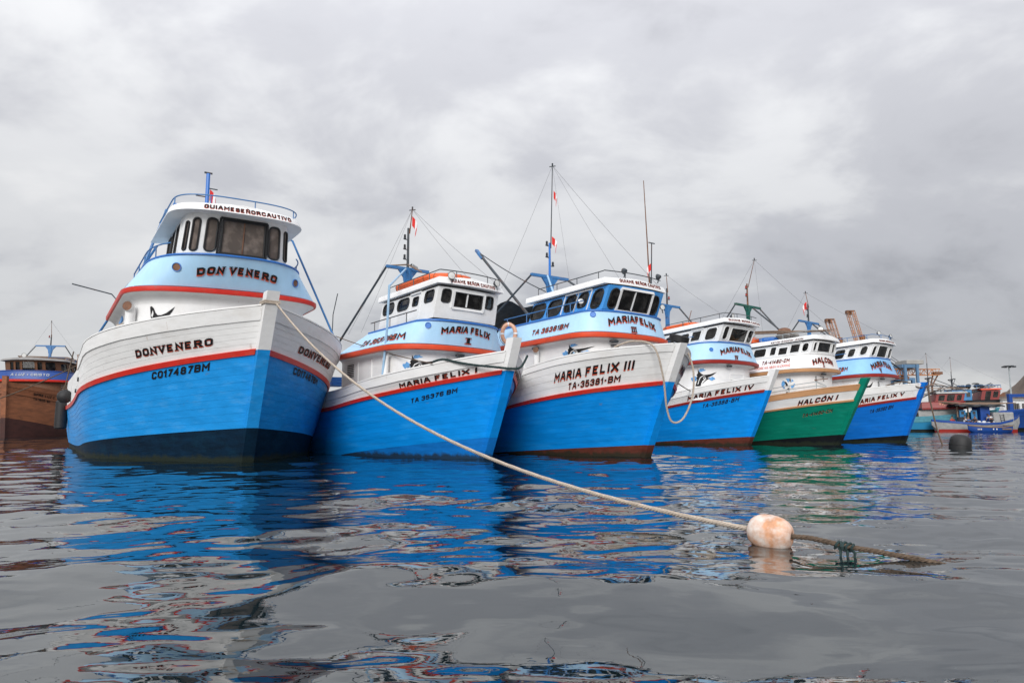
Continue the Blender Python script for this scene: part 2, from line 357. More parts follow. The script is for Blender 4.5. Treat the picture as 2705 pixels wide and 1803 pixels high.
# ------------------------------------------------------------------ sign painter's block letters, drawn as strokes
def _g(s): return [[tuple(float(c) for c in p.split(',')) for p in l.split()] for l in s.split('|')]
FONT = {'A': '0,0 .26,1 .44,1 .7,0|.12,.34 .58,.34', 'B': '0,0 0,1 .5,1 .62,.88 .62,.64 .5,.53 .02,.53|.5,.5 .66,.38 .66,.14 .54,0 0,0',
 'C': '.62,.84 .5,1 .14,1 0,.86 0,.14 .14,0 .5,0 .62,.16', 'D': '0,0 0,1 .46,1 .64,.82 .64,.18 .46,0 0,0', 'E': '.58,1 0,1 0,0 .58,0|.02,.52 .46,.52',
 'F': '.58,1 0,1 0,0|.02,.5 .46,.5', 'G': '.62,.84 .5,1 .14,1 0,.86 0,.14 .14,0 .5,0 .62,.12 .62,.46 .36,.46', 'H': '0,0 0,1|.62,0 .62,1|.02,.52 .6,.52',
 'I': '0,0 0,1', 'J': '.5,1 .5,.14 .38,0 .12,0 0,.14 0,.3', 'K': '0,0 0,1|.6,1 .05,.5 .6,0', 'L': '0,1 0,0 .54,0', 'M': '0,0 0,1 .4,.4 .8,1 .8,0', 'N': '0,0 0,1 .64,0 .64,1',
 'O': '.14,0 .5,0 .64,.14 .64,.86 .5,1 .14,1 0,.86 0,.14 .14,0', 'P': '0,0 0,1 .5,1 .62,.88 .62,.6 .5,.48 .02,.48', 'R': '0,0 0,1 .5,1 .62,.88 .62,.6 .5,.48 .02,.48|.34,.46 .66,0',
 'S': '.6,.84 .48,1 .12,1 0,.88 0,.64 .12,.53 .48,.5 .6,.38 .6,.12 .48,0 .12,0 0,.16', 'T': '0,1 .66,1|.33,.97 .33,0', 'U': '0,1 0,.14 .14,0 .5,0 .64,.14 .64,1',
 'V': '0,1 .32,0 .66,1', 'X': '0,0 .66,1|0,1 .66,0', 'Z': '0,1 .6,1 0,0 .6,0', '0': '.14,0 .46,0 .6,.14 .6,.86 .46,1 .14,1 0,.86 0,.14 .14,0', '1': '.0,.78 .18,1 .18,0',
 '2': '0,.78 0,.88 .12,1 .46,1 .58,.88 .58,.64 0,.08 0,0 .58,0', '3': '0,.82 .12,1 .46,1 .58,.88 .58,.64 .46,.53 .2,.53|.46,.5 .6,.38 .6,.12 .46,0 .12,0 0,.16', '4': '.44,0 .44,1 0,.3 .62,.3',
 '5': '.56,1 .04,1 0,.54 .44,.58 .58,.44 .58,.14 .46,0 .12,0 0,.14', '6': '.56,.86 .44,1 .14,1 0,.86 0,.14 .14,0 .44,0 .58,.14 .58,.42 .44,.55 .04,.55', '7': '0,1 .58,1 .2,0',
 '8': '.12,0 .46,0 .6,.12 .6,.4 .46,.52 .12,.52 0,.4 0,.12 .12,0|.12,.56 .03,.66 .03,.88 .14,1 .44,1 .56,.88 .56,.66 .47,.56', '9': '.02,.14 .14,0 .44,0 .58,.14 .58,.86 .44,1 .14,1 0,.86 0,.58 .14,.45 .54,.45',
 '-': '0,.48 .3,.48', '.': '0,.0 .06,.0', '+': '0,.5 .4,.5|.2,.7 .2,.3'}
FONT = {k: _g(v) for k, v in FONT.items()}
FONT['Ñ'] = FONT['N']+[[(.12, 1.22), (.26, 1.3), (.4, 1.2), (.52, 1.28)]]; FONT['Ó'] = FONT['O']+[[(.28, 1.18), (.46, 1.36)]]
def stroke(pl, t):
    # mitred ribbon quads along a polyline
    P = [Vector((x, y)) for x, y in pl]; closed = (P[0]-P[-1]).length < 1e-6 and len(P) > 2; L = []; n = len(P)
    for i in range(n):
        if closed: a, b = P[(i-1) % (n-1)] if i else P[-2], P[(i+1) % (n-1)] if i < n-1 else P[1]
        else: a, b = P[max(i-1, 0)], P[min(i+1, n-1)]
        d1 = (P[i]-a).normalized() if (P[i]-a).length > 1e-6 else None; d2 = (b-P[i]).normalized() if (b-P[i]).length > 1e-6 else None
        if d1 is None: d1 = d2
        if d2 is None: d2 = d1
        d = d1+d2; d = d.normalized() if d.length > 1e-4 else d1; nn = Vector((-d.y, d.x)); c = max(nn.dot(Vector((-d1.y, d1.x))), .45)
        q = P[i].copy()
        L.append((q+nn*t/2/c, q-nn*t/2/c))
    return [[L[i][0], L[i][1], L[i+1][1], L[i+1][0]] for i in range(n-1)]
def layout(text, t=.2, gap=.24, space=.42, serif=False):
    x = .15 if serif else 0; Q = []
    for ch in text:
        if ch == ' ': x += space; continue
        g = FONT[ch]; wd = max(p[0] for l in g for p in l)
        for k, l in enumerate(g):
            pts = [(x+t/2+px, t/2+py*(1-t)) for px, py in l]
            closed = l[0] == l[-1]
            if not closed:      # square the ends off at the letter's height
                def ext(p, q):
                    d = Vector(p)-Vector(q); d.normalize(); return (p[0]+d.x*t/2, p[1]+d.y*t/2) if abs(d.y) > .5 else p
                pts = [ext(pts[0], pts[1])]+pts[1:-1]+[ext(pts[-1], pts[-2])]
            Q += [(k, q) for q in stroke(pts, t)]
            if serif and not closed:
                for p in (l[0], l[-1]):
                    if p[1] in (0, 1) and ch not in 'EFLSCGZ27345':
                        yy = .055 if p[1] == 0 else .945; cx_ = x+t/2+p[0]
                        Q.append((k+3, [Vector((cx_-.26, yy+.055)), Vector((cx_-.26, yy-.055)), Vector((cx_+.26, yy-.055)), Vector((cx_+.26, yy+.055))]))
        x += wd+t+gap
    W = x-gap+(.15 if serif else 0)
    return Q, W
def lettering(name, parent, smap, text, mt, shadow=None, t=.2, gap=.2, space=.42, serif=False, sh=(-.04, -.10), off=.006, jitter=.012):
    # smap(x,y) -> (point, normal), x along the word 0..1, y height 0..1
    Q, W = layout(text, t, gap, space, serif); rng = random.Random(len(text)*7+ord(text[0]))
    def mk(nm, dx, dy, o, material):
        m = MB()
        for i, (k, q) in enumerate(Q):
            rows = []
            for s_ in (0, .5, 1):
                rows.append([q[0].lerp(q[3], s_), q[1].lerp(q[2], s_)])
            pts = []
            for r_ in rows:
                for p in r_:
                    P, N = smap((p.x+dx)/W+rng.uniform(-1, 1)*jitter/W, p.y+dy+rng.uniform(-1, 1)*jitter)
                    pts.append(P+N*(o+.0004*(k+1)+.00007*(i % 5)))
            m.add(pts, [(0, 1, 3, 2), (2, 3, 5, 4)])
        return m.build(nm, material, parent, smooth=False)
    o = mk(name, 0, 0, off+.004, mt)
    if shadow: mk('lettering_shadow', sh[0], sh[1], off, shadow)
    return o
def arcmap(S, u0, u1, v0, v1, arch=0., vend=None):
    # even spacing along the curved wall from u0 to u1 ; text box v0..v1
    N = 500; us = [u0+(u1-u0)*i/N for i in range(N+1)]; P = [loc(S.P(u, (v0+v1)/2)) for u in us]; cum = [0]
    for a, b in zip(P, P[1:]): cum.append(cum[-1]+(b-a).length)
    c = loc((S.b[0]+2.2, 0, 0)); dv = 0 if vend is None else vend-v0
    def f(x, y):
        d = x*cum[-1]; i = 0
        if d <= 0: u = u0+(u1-u0)*d/(cum[1]*N)
        elif d >= cum[-1]: u = u1+(u1-u0)*(d-cum[-1])/((cum[-1]-cum[-2])*N)
        else:
            i = int(np.searchsorted(cum, d))-1; i = max(0, min(i, N-1)); u = us[i]+(us[i+1]-us[i])*(d-cum[i])/(cum[i+1]-cum[i])
        vv = v0+dv*x+(v1-v0)*y+arch*(1-(2*x-1)**2)
        # letters stand upright: slide along the wall until the point lies straight up the slope
        vm = v0+dv*x+arch*(1-(2*x-1)**2); P0 = Vector(S.P(u, vm)); T = Vector(S.P(u+.03, vm))-Vector(S.P(u-.03, vm)); T.z = 0; T.normalize(); w_ = u
        for _ in range(10):
            g0 = (Vector(S.P(w_, vv))-P0).dot(T); g1 = (Vector(S.P(w_+.004, vv))-P0).dot(T)
            if abs(g1-g0) < 1e-7: break
            w_ -= max(-.06, min(.06, .8*g0*.004/(g1-g0)))
        w_ = u+(w_-u)*min(max((abs(u)-.06)/.14, 0), 1)
        return outward(S.P, w_, vv, c)
    return f
def hullmap(H, s0, s1, va, vb, vh, side=1, off=0.):
    f = lambda s, v: (lambda p: (p[0], p[1]*side, p[2]))(H.P(max(s, .01), v))
    def g(x, y):
        p, n = outward(f, s0+(s1-s0)*x, va+(vb-va)*x+vh*y, (-6, 0)); 
        if n.dot(Vector((.6, -.8*side, 0))) < 0: n = -n
        return p+n*off, n
    return g
def polydecal(name, parent, smap, polys, materials, off=.008, cuts=3):
    # flat painted shapes (lists of x,y in 0..1) laid on a curved wall
    m = MB()
    for k, (mi, pl) in enumerate(polys):
        bm = bmesh.new(); vs = [bm.verts.new((x, y, 0)) for x, y in pl]
        tri = tessellate_polygon([[Vector((x, y, 0)) for x, y in pl]])
        for t_ in tri:
            try: bm.faces.new([vs[i] for i in t_])
            except ValueError: pass
        if cuts: bmesh.ops.subdivide_edges(bm, edges=bm.edges[:], cuts=cuts, use_grid_fill=True)
        bm.verts.index_update(); pts = []
        for v_ in bm.verts:
            P, N = smap(v_.co.x, v_.co.y); pts.append(P+N*(off+.0012*k))
        m.add(pts, [[v_.index for v_ in f_.verts] for f_ in bm.faces], mi); bm.free()
    return m.build(name, materials, parent, smooth=False)
def blob(cx_, cy_, rx, ry, n=14, seed=0, rough=.25):
    r_ = random.Random(seed); return [(cx_+rx*math.cos(6.283*i/n)*(1+r_.uniform(-rough, rough)), cy_+ry*math.sin(6.283*i/n)*(1+r_.uniform(-rough, rough))) for i in range(n)]
MARLIN = [(2, blob(.12, .42, .10, .16, 12, 1, .4)), (2, blob(.42, .86, .11, .10, 12, 2, .4)), (2, blob(.80, .38, .12, .09, 12, 3, .4)),
 (0, [(.16, 0), (.2, .2), (.24, .36), (.2, .44), (.24, .52), (.22, .62), (.27, .72), (.27, .98), (.31, .8), (.4, .66), (.47, .6), (.58, .6), (.72, .62), (1.0, .74), (.80, .55), (.68, .48), (.60, .42), (.72, .4), (.6, .33), (.5, .22), (.38, .05), (.34, 0)]),
 (1, [(.24, .1), (.29, .32), (.34, .48), (.44, .56), (.56, .56), (.45, .53), (.36, .44), (.31, .3), (.27, .1)]),
 (1, [(.36, .06), (.42, .26), (.5, .36), (.58, .38), (.5, .28), (.42, .14), (.4, .04)]), (1, blob(.5, .42, .05, .055, 12, 4, 0)), (0, blob(.5, .42, .028, .03, 10, 5, 0))]
MARLIN_TAIL = [(0, [(.16, .95), (.22, .98), (.3, .86), (.36, .66), (.44, .52), (.56, .52), (.72, .62), (.86, .78), (1, .95), (.92, .7), (.8, .46), (.66, .3), (.6, .12), (.46, .18), (.36, .2), (.28, 0), (.2, 0), (.23, .25), (.2, .5)]),
 (1, [(.3, .05), (.4, .24), (.52, .28), (.62, .24), (.54, .34), (.42, .32), (.34, .2)]), (1, [(.22, .5), (.27, .78), (.3, .6), (.27, .4)])]

# ------------------------------------------------------------------ boats
def build_window(parent, S, u0, u1, v0, v1, r, gm, pane, gr=.018, arch=.0, c=None, inset=.015):
    # rounded opening; returns (hole outline for the wall) and makes gasket + pane
    um, vm = (u0+u1)/2, (v0+v1)/2
    mu = (loc(S.P(um+.02, vm))-loc(S.P(um-.02, vm))).length/.04; mv = (loc(S.P(um, vm+.02))-loc(S.P(um, vm-.02))).length/.04
    w_, h_ = abs(u1-u0)*mu, abs(v1-v0)*mv; r = min(r, w_*.49, h_*.49); pts = []
    for cx_, cy_, a0 in ((1, 1, 0), (-1, 1, 90), (-1, -1, 180), (1, -1, 270)):
        for k in range(6):
            a = R(a0+90*k/5); x = cx_*(w_/2-r)+r*math.cos(a); y = cy_*(h_/2-r)+r*math.sin(a); pts.append((um+x/mu, vm+y/mv))
    N = [outward(S.P, x, y, c) for x, y in pts]
    g = MB().tube([p+n*.004 for p, n in N], gr, 6, closed=True).build('window', gm, parent)
    m = MB(); P = [p-n*inset for p, n in N]; ce = sum(P, Vector())/len(P); fl = (P[0]-ce).cross(P[3]-ce).dot(N[0][1]) > 0; m.add([ce]+P, [((0, i+1, (i+1) % len(P)+1) if fl else (0, (i+1) % len(P)+1, i+1)) for i in range(len(P))])
    m.build('pane', pane, g, smooth=False)
    return pts
def wall_with_holes(S, us, holes, name, mt, parent, c):
    # holes: (u0,u1,v0,v1,outline)
    ub = sorted(set([round(x, 4) for x in us]+[round(x, 4) for h in holes for x in h[:2]])); vb = sorted(set([0, .25, .5, .75, 1.]+[round(x, 4) for h in holes for x in h[2:4]]))
    ub = [x for i, x in enumerate(ub)]
    m = MB(); idx = {}
    def vid(u, v):
        k = (u, v)
        if k not in idx: idx[k] = len(m.V); m.V.append(tuple(loc(S.P(u, v))))
        return idx[k]
    for i in range(len(ub)-1):
        for j in range(len(vb)-1):
            uc, vc = (ub[i]+ub[i+1])/2, (vb[j]+vb[j+1])/2
            if any(h[0] < uc < h[1] and h[2] < vc < h[3] for h in holes): continue
            m.F.append((vid(ub[i], vb[j]), vid(ub[i+1], vb[j]), vid(ub[i+1], vb[j+1]), vid(ub[i], vb[j+1]))); m.M.append(0)
    for h in holes:         # spandrels between the square hole and the rounded outline, and the reveal
        o = h[4]; uc, vc = (h[0]+h[1])/2, (h[2]+h[3])/2; A = []; B = []; C_ = []
        for x, y in o:
            dx, dy = x-uc, y-vc; f = min((h[1]-uc)/abs(dx) if abs(dx) > 1e-9 else 1e9, (h[3]-vc)/abs(dy) if abs(dy) > 1e-9 else 1e9)
            p, n = outward(S.P, x, y, c); A.append(loc(S.P(uc+dx*f, vc+dy*f))); B.append(p); C_.append(p-n*.05)
        m.grid([A, B], True)
        m.grid([B, C_], True)
    return m.build(name, mt, parent, angle=30)
def floodlight(parent, p, d, r=.075, stem=.1, name='floodlight'):
    p = Vector(p); d = unit(d); m = MB().lathe([(.0, -.09*r/.075), (r*.45, -.085*r/.075), (r*.95, -.02), (r, 0), (r*.93, .004)], p, d, 14); m.tube([p-Vector((0, 0, stem+r*.6)), p-Vector((0, 0, r*.8))-d*.03], .014, 5)
    o = m.build(name, STEEL, parent); MB().lathe([(0.001, .003), (r*.5, -.002), (r*.9, -.006)], p, d, 14).build('lens', LENS, o); return o
def lantern(parent, p, red=False):
    p = Vector(p); m = MB().lathe([(.03, -.05), (.04, -.045), (.04, -.02), (.028, -.015)], p, (0, 0, 1), 8); m.lathe([(.03, .055), (.034, .06), (.01, .085)], p, (0, 0, 1), 8)
    o = m.build('signal_lantern', STEEL, parent); MB().lathe([(.027, -.02), (.03, .02), (.026, .055)], p, (0, 0, 1), 8).build('lens', LAMPR if red else RUBBER, o)
def handrail(parent, S, ul, v, dz, off, mt, r=.013, every=.7, n=26, dz0=0, name='handrail'):
    us = [ul[0]+(ul[1]-ul[0])*i/n for i in range(n+1)]; P = ring(S, us, v, off, dz); m = MB().tube(P, r, 6)
    acc = every*.5; base = ring(S, us, v, off, dz0)
    for i in range(1, len(P)):
        acc += (P[i]-P[i-1]).length
        if acc >= every: acc = 0; m.tube([P[i], base[i]], r*.85, 5)
    return m.build(name, mt, parent)
def flag(label, p, d, w_, h_, seed=0, tear=False):
    # limp flag in red, white, red hanging from a staff at p ; d = drift direction
    r_ = random.Random(seed); m = MB(); d = unit(d); side_ = Vector((-d.y, d.x, 0)); nx, ny = 9, 10; rows = []
    for j in range(ny+1):
        row = []
        for i in range(nx+1):
            x = i/nx; y = j/ny; fold = math.sin(x*7+y*2.4+seed)*.10*x
            drop = .62*x*h_+(r_.uniform(0, .06) if tear else 0)*h_
            row.append(Vector(p)+d*(math.sin(x*2.2)*w_*(.62-.12*y))+side_*fold*w_+Vector((0, 0, -y*h_*.5-drop)))
        rows.append(row)
    for i in range(nx): m.grid([[r0[i], r0[i+1]] for r0 in rows], mi=1 if 3 <= i < 6 else 0)
    o = m.build('flag', [FLAGR, FLAGW], smooth=True); return tag(o, label, 'flag', 'flags on the masts')
def at(boat, a, b, z):
    # boat frame -> world (modelling units)
    X, Y, t = boat; return Vector((X-a*math.sin(t)-b*math.cos(t), Y+a*math.cos(t)-b*math.sin(t), z))

def build_boat(nm, pose, name, label, c):
    q, tr, ro, ref, g = pose; big = c.get('big', False); H = Hull(q, c.get('len', 13), c.get('tap', .05)); X, Y, t = q['X'], q['Y'], q['t']
    root = empty(name, (X, Y, 0), t-math.pi/2, label, 'fishing boat', c.get('group'))
    W1 = c.get('white', WHITE); W2 = c.get('bulwark', WHITE2)
    det = c.get('detail', 2)
    n_s = 40 if det > 1 else 24; L = H.len; ss = [L*(i/n_s)**1.9 for i in range(n_s+1)]
    def skin(va, vb, nv, mt, name, off=0., smax=None, parent=root, smin=0, lap=0.):
        m = MB()
        S_ = [s for s in ss if smin <= s <= (smax or L)+1e-6]
        if smin: S_ = [smin]+S_
        if smax and S_[-1] < smax: S_.append(smax)
        for sd in (1, -1):
            rows = []
            for s in S_:
                r_ = []
                vl = [(va+(vb-va)*k/nv, off) for k in range(nv+1)] if not lap else [(va+(vb-va)*(k+e_)/nv, off+o_) for k in range(nv) for e_, o_ in ((.0, lap), (.04, lap), (.96, 0.), (.995, 0.))]
                for vv_, oo_ in vl:
                    f = lambda x, y: (lambda p: (p[0], p[1]*sd, p[2]))(H.P(max(x, .004), y))
                    p, n = outward(f, s, vv_, (-8, 0))
                    if n.dot(Vector((.6, -.8*sd, 0))) < 0: n = -n
                    r_.append(p+n*oo_)
                rows.append(r_)
            m.grid(rows)
        if not smax:        # transom
            pts = []
            for k in range(nv+1):
                p = H.P(L, va+(vb-va)*k/nv); pts.append((loc(p), loc((p[0], -p[1], p[2]))))
            m.grid([[a, b] for a, b in pts])
        return m.build(name, mt, parent, angle=30)
    skin(0, 2, 8, c['boot'], 'antifouling_band'); skin(2, 3.02, 10, c['hull'], 'hull', lap=.0035)
    step = c.get('step')
    skin(3.02, 4.95, 8, W2, 'bulwark_lining', -.03, step)
    if step: skin(3.02, 4.3, 5, W2, 'aft_bulwark', 0, smin=step-.02)
    def strip(va, vb, off0, off1, mt, name, smax, sd, s0=.02, jit=0, thick=True):
        m = MB(); S_ = [max(s, s0) for s in ss if s <= smax]+[smax]; rows = []
        f = lambda x, y: (lambda p: (p[0], p[1]*sd, p[2]))(H.P(max(x, .004), y)); rng = random.Random(int(va*97)+sd)
        for s in S_:
            row = []
            for v, o in ((va, off0), (va, off1), (vb, off1), (vb, off0)):
                p, n = outward(f, s, v, (-8, 0))
                if n.dot(Vector((.6, -.8*sd, 0))) < 0: n = -n
                row.append(p+n*o+Vector((0, 0, rng.uniform(-jit, jit))))
            rows.append(row)
        m.grid(rows); m.add(rows[-1], [(0, 1, 2, 3)]); m.add(rows[0], [(3, 2, 1, 0)])
        return m.build(name, mt, root, angle=30)
    cap_end = step or L*.98; npl = c.get('planks', 4)
    dvm = 1/max(H.z('cap', 1)-H.z('rub', 1), .1)
    for sd in (1, -1):
        hr = c.get('rubh', .075)*dvm
        v0 = 3+hr*.3
        if det > 1 or c.get('planks'):
            for k in range(npl):
                gp = .0035*dvm
                strip(v0+(4-v0)*k/npl+gp/2, v0+(4-v0)*(k+1)/npl-gp/2, -.02, random.uniform(-.002, .002)*.6, W2, 'plank', cap_end, sd)
        else: strip(v0, 4, -.03, 0, W2, 'bulwark', cap_end, sd)
        strip(3-c.get('rubh', .075)*.62/(H.z('rub', 1)-H.z('boot', 1)), 3+hr*.38, -.02, .035, c.get('rub', RED), 'rub_rail', L*.99, sd, jit=.002)
        strip(4.0, 5.0, -.03, .022, c.get('cap', W2), 'bulwark_cap', cap_end, sd, jit=.003)
        # top of the bulwark
        m = MB(); rows = []
        for s in [x for x in ss if x <= cap_end]+[cap_end]:
            p = H.P(max(s, .02), 5); b = p[1]; ib = max(b-.13, 0.0); rows.append([loc((p[0], (b+.03)*sd, p[2]+.002)), loc((p[0], (b+.03)*sd, p[2]+.03)), loc((p[0]+.02, ib*sd, p[2]+.03)), loc((p[0]+.10, max(ib-.05, 0)*sd, p[2]-.2))])
        m.grid(rows); m.build('rail_top', c.get('cap', W2), root, angle=25)
    def deckpt(s):
        zt_ = H.z('top', s)-.5; v = 5.0
        while v > 2.2 and H.P(s, v)[2] > zt_: v -= .05
        return H.P(s, v)
    m = MB(); m.grid([[loc((p[0]+.12, max(p[1]-.12, 0)*x, p[2])) for x in (-1, -.5, 0, .5, 1)] for p in (deckpt(max(s, .3)) for s in ss)]); m.build('deck', DECK, root)
    # stem
    sw, sp = c.get('stemw', .10), c.get('stemp', .13)
    def stem(z0, z1, mt, name, n=8, grow=0):
        m = MB(); rows = []
        for i in range(n+1):
            z = z0+(z1-z0)*i/n; a = H.rk(z); rows.append([loc((a+.10, -sw-grow, z)), loc((a-sp-grow, -sw-grow, z)), loc((a-sp-grow, sw+grow, z)), loc((a+.10, sw+grow, z))])
        m.grid(rows, True); m.add(rows[-1], [(0, 1, 2, 3)]); m.build(name, mt, root, smooth=False)
    zb, zr, zt = H.z('boot', 0), H.z('rub', 0), H.z('top', 0)
    stem(-1, zb, c['boot'], 'stem_foot'); stem(zb, zr, c.get('stemmat', c['hull']), 'stem'); stem(zr, zt+c.get('head', .2), c.get('headmat', W2), 'stem_head', grow=.004)
    # ---------------- superstructure
    nL = 2.5; nw = 3.4 if big else 0; cc = loc((g['L'][0]+2.2, 0, 0))
    Lr, Tr = g['L'], g['T']
    band = Plan(Lr, Tr, nL, tr, ro, ref); wall = Plan(g['wb'], g['wt'], nw, tr, ro, ref); roof = Plan(g['E'], g['ft'], 3.0 if big else 0, tr, ro, ref)
    lo = lambda dz, dw: (Lr[0]-dw, Lr[1]+dw, Lr[2], Lr[3]+dz)
    hd = c.get('housed', 1.25); ct = .34 if big else .2; house = Plan(lo(-hd, -.22), lo(-ct, -.22), nL, tr, ro, ref); cove = Plan(lo(-ct, -.22), lo(-.125, .01), nL, tr, ro, ref)
    be, we, re = c.get('bandend', 4.2), c.get('wallend', 3.8), c.get('roofend', 3.95)
    ub = band.us(be); uw = wall.us(we, n=24); ur = roof.us(re, n=24)
    m = MB(); m.grid([ring(house, ub, v) for v in (0, .5, 1)]); r0, r1 = ring(cove, ub, 0), ring(cove, ub, 1)
    m.grid([[Vector((p.x+(q_.x-p.x)*(1-math.cos(k*math.pi/12)), p.y+(q_.y-p.y)*(1-math.cos(k*math.pi/12)), p.z+(q_.z-p.z)*math.sin(k*math.pi/12))) for p, q_ in zip(r0, r1)] for k in range(7)])
    a_, b_ = ring(house, ub, 0), ring(house, ub, 1); m.add([a_[0], a_[-1], b_[-1], b_[0]], [(0, 1, 2, 3)])
    m.build('deckhouse', c.get('house', W1), root)
    m = MB(); lp = ring(band, ub, 0); m.grid([ring(band, ub, 0, -.05, -.128), ring(band, ub, 0, .035, -.125), ring(band, ub, 0, .045, -.10), ring(band, ub, 0, .045, -.03), ring(band, ub, 0, .025, -.018), ring(band, ub, 0, -.03, -.012)])
    lid(m, ring(band, ub, 0, -.05, -.13)); m.build('ledge', c.get('ledge', RED2), root, angle=30)
    m = MB(); vs = [i/8 for i in range(9)]; m.grid([ring(band, ub, v, -.01) for v in vs]); a_, b_ = ring(band, ub, 0, -.01), ring(band, ub, 1, -.01); m.add([a_[0], a_[-1], b_[-1], b_[0]], [(0, 1, 2, 3)])
    lid(m, ring(band, ub, 1, -.03, -.03)); m.build('bridge_bulwark', c.get('band', PALE), root)
    MB().tube(ring(band, ub, 1, 0, .0), .024, 6).build('bridge_rim', c.get('rim', TRIMB), root)
    # wheelhouse
    holes = []
    for wd in c['windows']:
        u0, u1, v0, v1, rr = wd[:5]; kind = wd[5] if len(wd) > 5 else ''
        gm = c.get('gasket', RUBBER); pane = c.get('glass', GLASS)
        o = build_window(root, wall, u0, u1, v0, v1, rr, gm, pane, c.get('gr', .014), c=cc); holes.append((u0, u1, v0, v1, o))
        if kind == 'box':      # proud rectangular surround with a sill
            mu = .045/(g['wb'][1]); e = [(u0-mu, v0-.06), (u1+mu, v0-.06), (u1+mu, v1+.06), (u0-mu, v1+.06)]; m = MB()
            for (x0, y0), (x1, y1) in zip(e, e[1:]+e[:1]):
                p0, n0 = outward(wall.P, x0, y0, cc); p1, n1 = outward(wall.P, x1, y1, cc); m.bar(p0+n0*.012, p1+n1*.012, .05, .05)
            m.build('window_surround', c.get('surround', W1), root, smooth=False)
            p0, n0 = outward(wall.P, (u0+u1)/2+.05, v0, cc); p1, n1 = outward(wall.P, (u0+u1)/2+.05, v1, cc); MB().bar(p0-n0*.012, p1-n1*.012, .025).build('mullion', c.get('surround', W1), root, smooth=False)
        if kind == 'dark':
            mu = .03/(g['wb'][1]); e = [(u0-mu, v0-.03), (u1+mu, v0-.03), (u1+mu, v1+.03), (u0-mu, v1+.03)]; m = MB()
            for (x0, y0), (x1, y1) in zip(e, e[1:]+e[:1]):
                p0, n0 = outward(wall.P, x0, y0, cc); p1, n1 = outward(wall.P, x1, y1, cc); m.bar(p0+n0*.01, p1+n1*.01, .045, .045)
            m.build('window_surround', RUBBER, root, smooth=False)
            for f in (.48,):
                bm_ = (wall.P(u0, .5)[1]+wall.P(u1, .5)[1])/2; uu = min((u0+(u1-u0)*i_/800 for i_ in range(801)), key=lambda x_: abs(wall.P(x_, .5)[1]-bm_)); p0, n0 = outward(wall.P, uu, v0, cc); p1, n1 = outward(wall.P, uu, v1, cc); MB().bar(p0-n0*.012, p1-n1*.012, .018).build('mullion', RUSTM, root, smooth=False)
    wall_with_holes(wall, uw, holes, 'wheelhouse', c.get('wall', W1), root, cc)
    ins = lambda r_: (r_[0]+.055, r_[1]-.055, r_[2], r_[3]); inner = Plan(ins(g['wb']), ins(g['wt']), nw, tr, ro, ref); ui = inner.us(we-.08, n=24)
    lin = wall_with_holes(inner, ui, holes, 'interior_shade_shell', INNER, root, cc); m = MB(); lid(m, ring(inner, ui, .97)); q4 = ring(inner, [ui[0], ui[-1]], 0)+ring(inner, [ui[0], ui[-1]], 1); m.add([q4[0], q4[1], q4[3], q4[2]], [(0, 1, 2, 3)]); m.build('interior_shade_lid', INNER, lin)  # near-black shell and ceiling added so the wheelhouse inside looks unlit
    m = MB(); lid(m, ring(wall, uw, .0, -.02, .02)); m.build('wheelhouse_floor', INNER, root)
    m = MB(); p0, p1, p2, p3 = ring(wall, [uw[0], uw[-1]], 0)+ring(wall, [uw[0], uw[-1]], 1); m.add([p0, p1, p3, p2], [(0, 1, 2, 3)]); m.build('wheelhouse_back', c.get('wall', W1), root, smooth=False)
    m = MB(); lid(m, ring(roof, ur, 0, -.01, .002)); m.grid([ring(roof, ur, 0, -.01, .002), ring(roof, ur, 0, .0, 0), ring(roof, ur, .12, .006), ring(roof, ur, .95, .0), ring(roof, ur, 1, -.02, .006)]); lid(m, ring(roof, ur, 1, -.02, .006), .05)
    a_, b_ = ring(roof, ur, 0, -.01, .002), ring(roof, ur, 1, -.02, .006); m.add([a_[0], a_[-1], b_[-1], b_[0]], [(0, 1, 2, 3)])
    m.build('roof', c.get('roofmat', W1), root, angle=35)
    # doors: thin panels set on the wall around a side window
    for (u0, u1) in c.get('doors', []):
        m = MB(); 
        for uu in (u0, u1):
            p0, n0 = outward(wall.P, uu, .0, cc); p1, n1 = outward(wall.P, uu, .99, cc); m.bar(p0+n0*.006, p1+n1*.006, .03, .02)
        p0, n0 = outward(wall.P, u0, .985, cc); p1, n1 = outward(wall.P, u1, .985, cc); m.bar(p0+n0*.012, p1+n1*.012, .05, .03); m.build('door_frame', c.get('doormat', W1), root, smooth=False)
    # scupper holes in the bridge bulwark
    for u, v in c.get('ports', []):
        p, n = outward(band.P, u, v, cc); r_ = .085 if big else .06
        o = MB().lathe([(r_*1.12, -.004), (r_*1.08, .012), (r_*.95, .010), (r_*.93, -.01), (r_*.9, -.012)], p, n, 18).build('fairlead', c.get('portmat', TRIMB), root); MB().lathe([(.001, -.002), (r_*.98, -.002)], p, n, 18).build('opening', c.get('portin', TRIMB), o)
    # lettering
    sm = c.get('textshadow', ORSH)
    for kind, text, args, kw in c.get('texts', []):
        if kind == 'hull': f = hullmap(H, *args, off=.004)
        elif kind == 'band': f = arcmap(band, *args)
        elif kind == 'roof': f = arcmap(roof, *args)
        kw = dict(kw); ink = kw.pop('ink', INK); shd = kw.pop('shadow', sm)
        lettering('lettering', root, f, text, ink, shd, **kw)
    for nm_, fn in c.get('decals', []): polydecal('painted_emblem', root, arcmap(house, *fn[0]), nm_, fn[1])
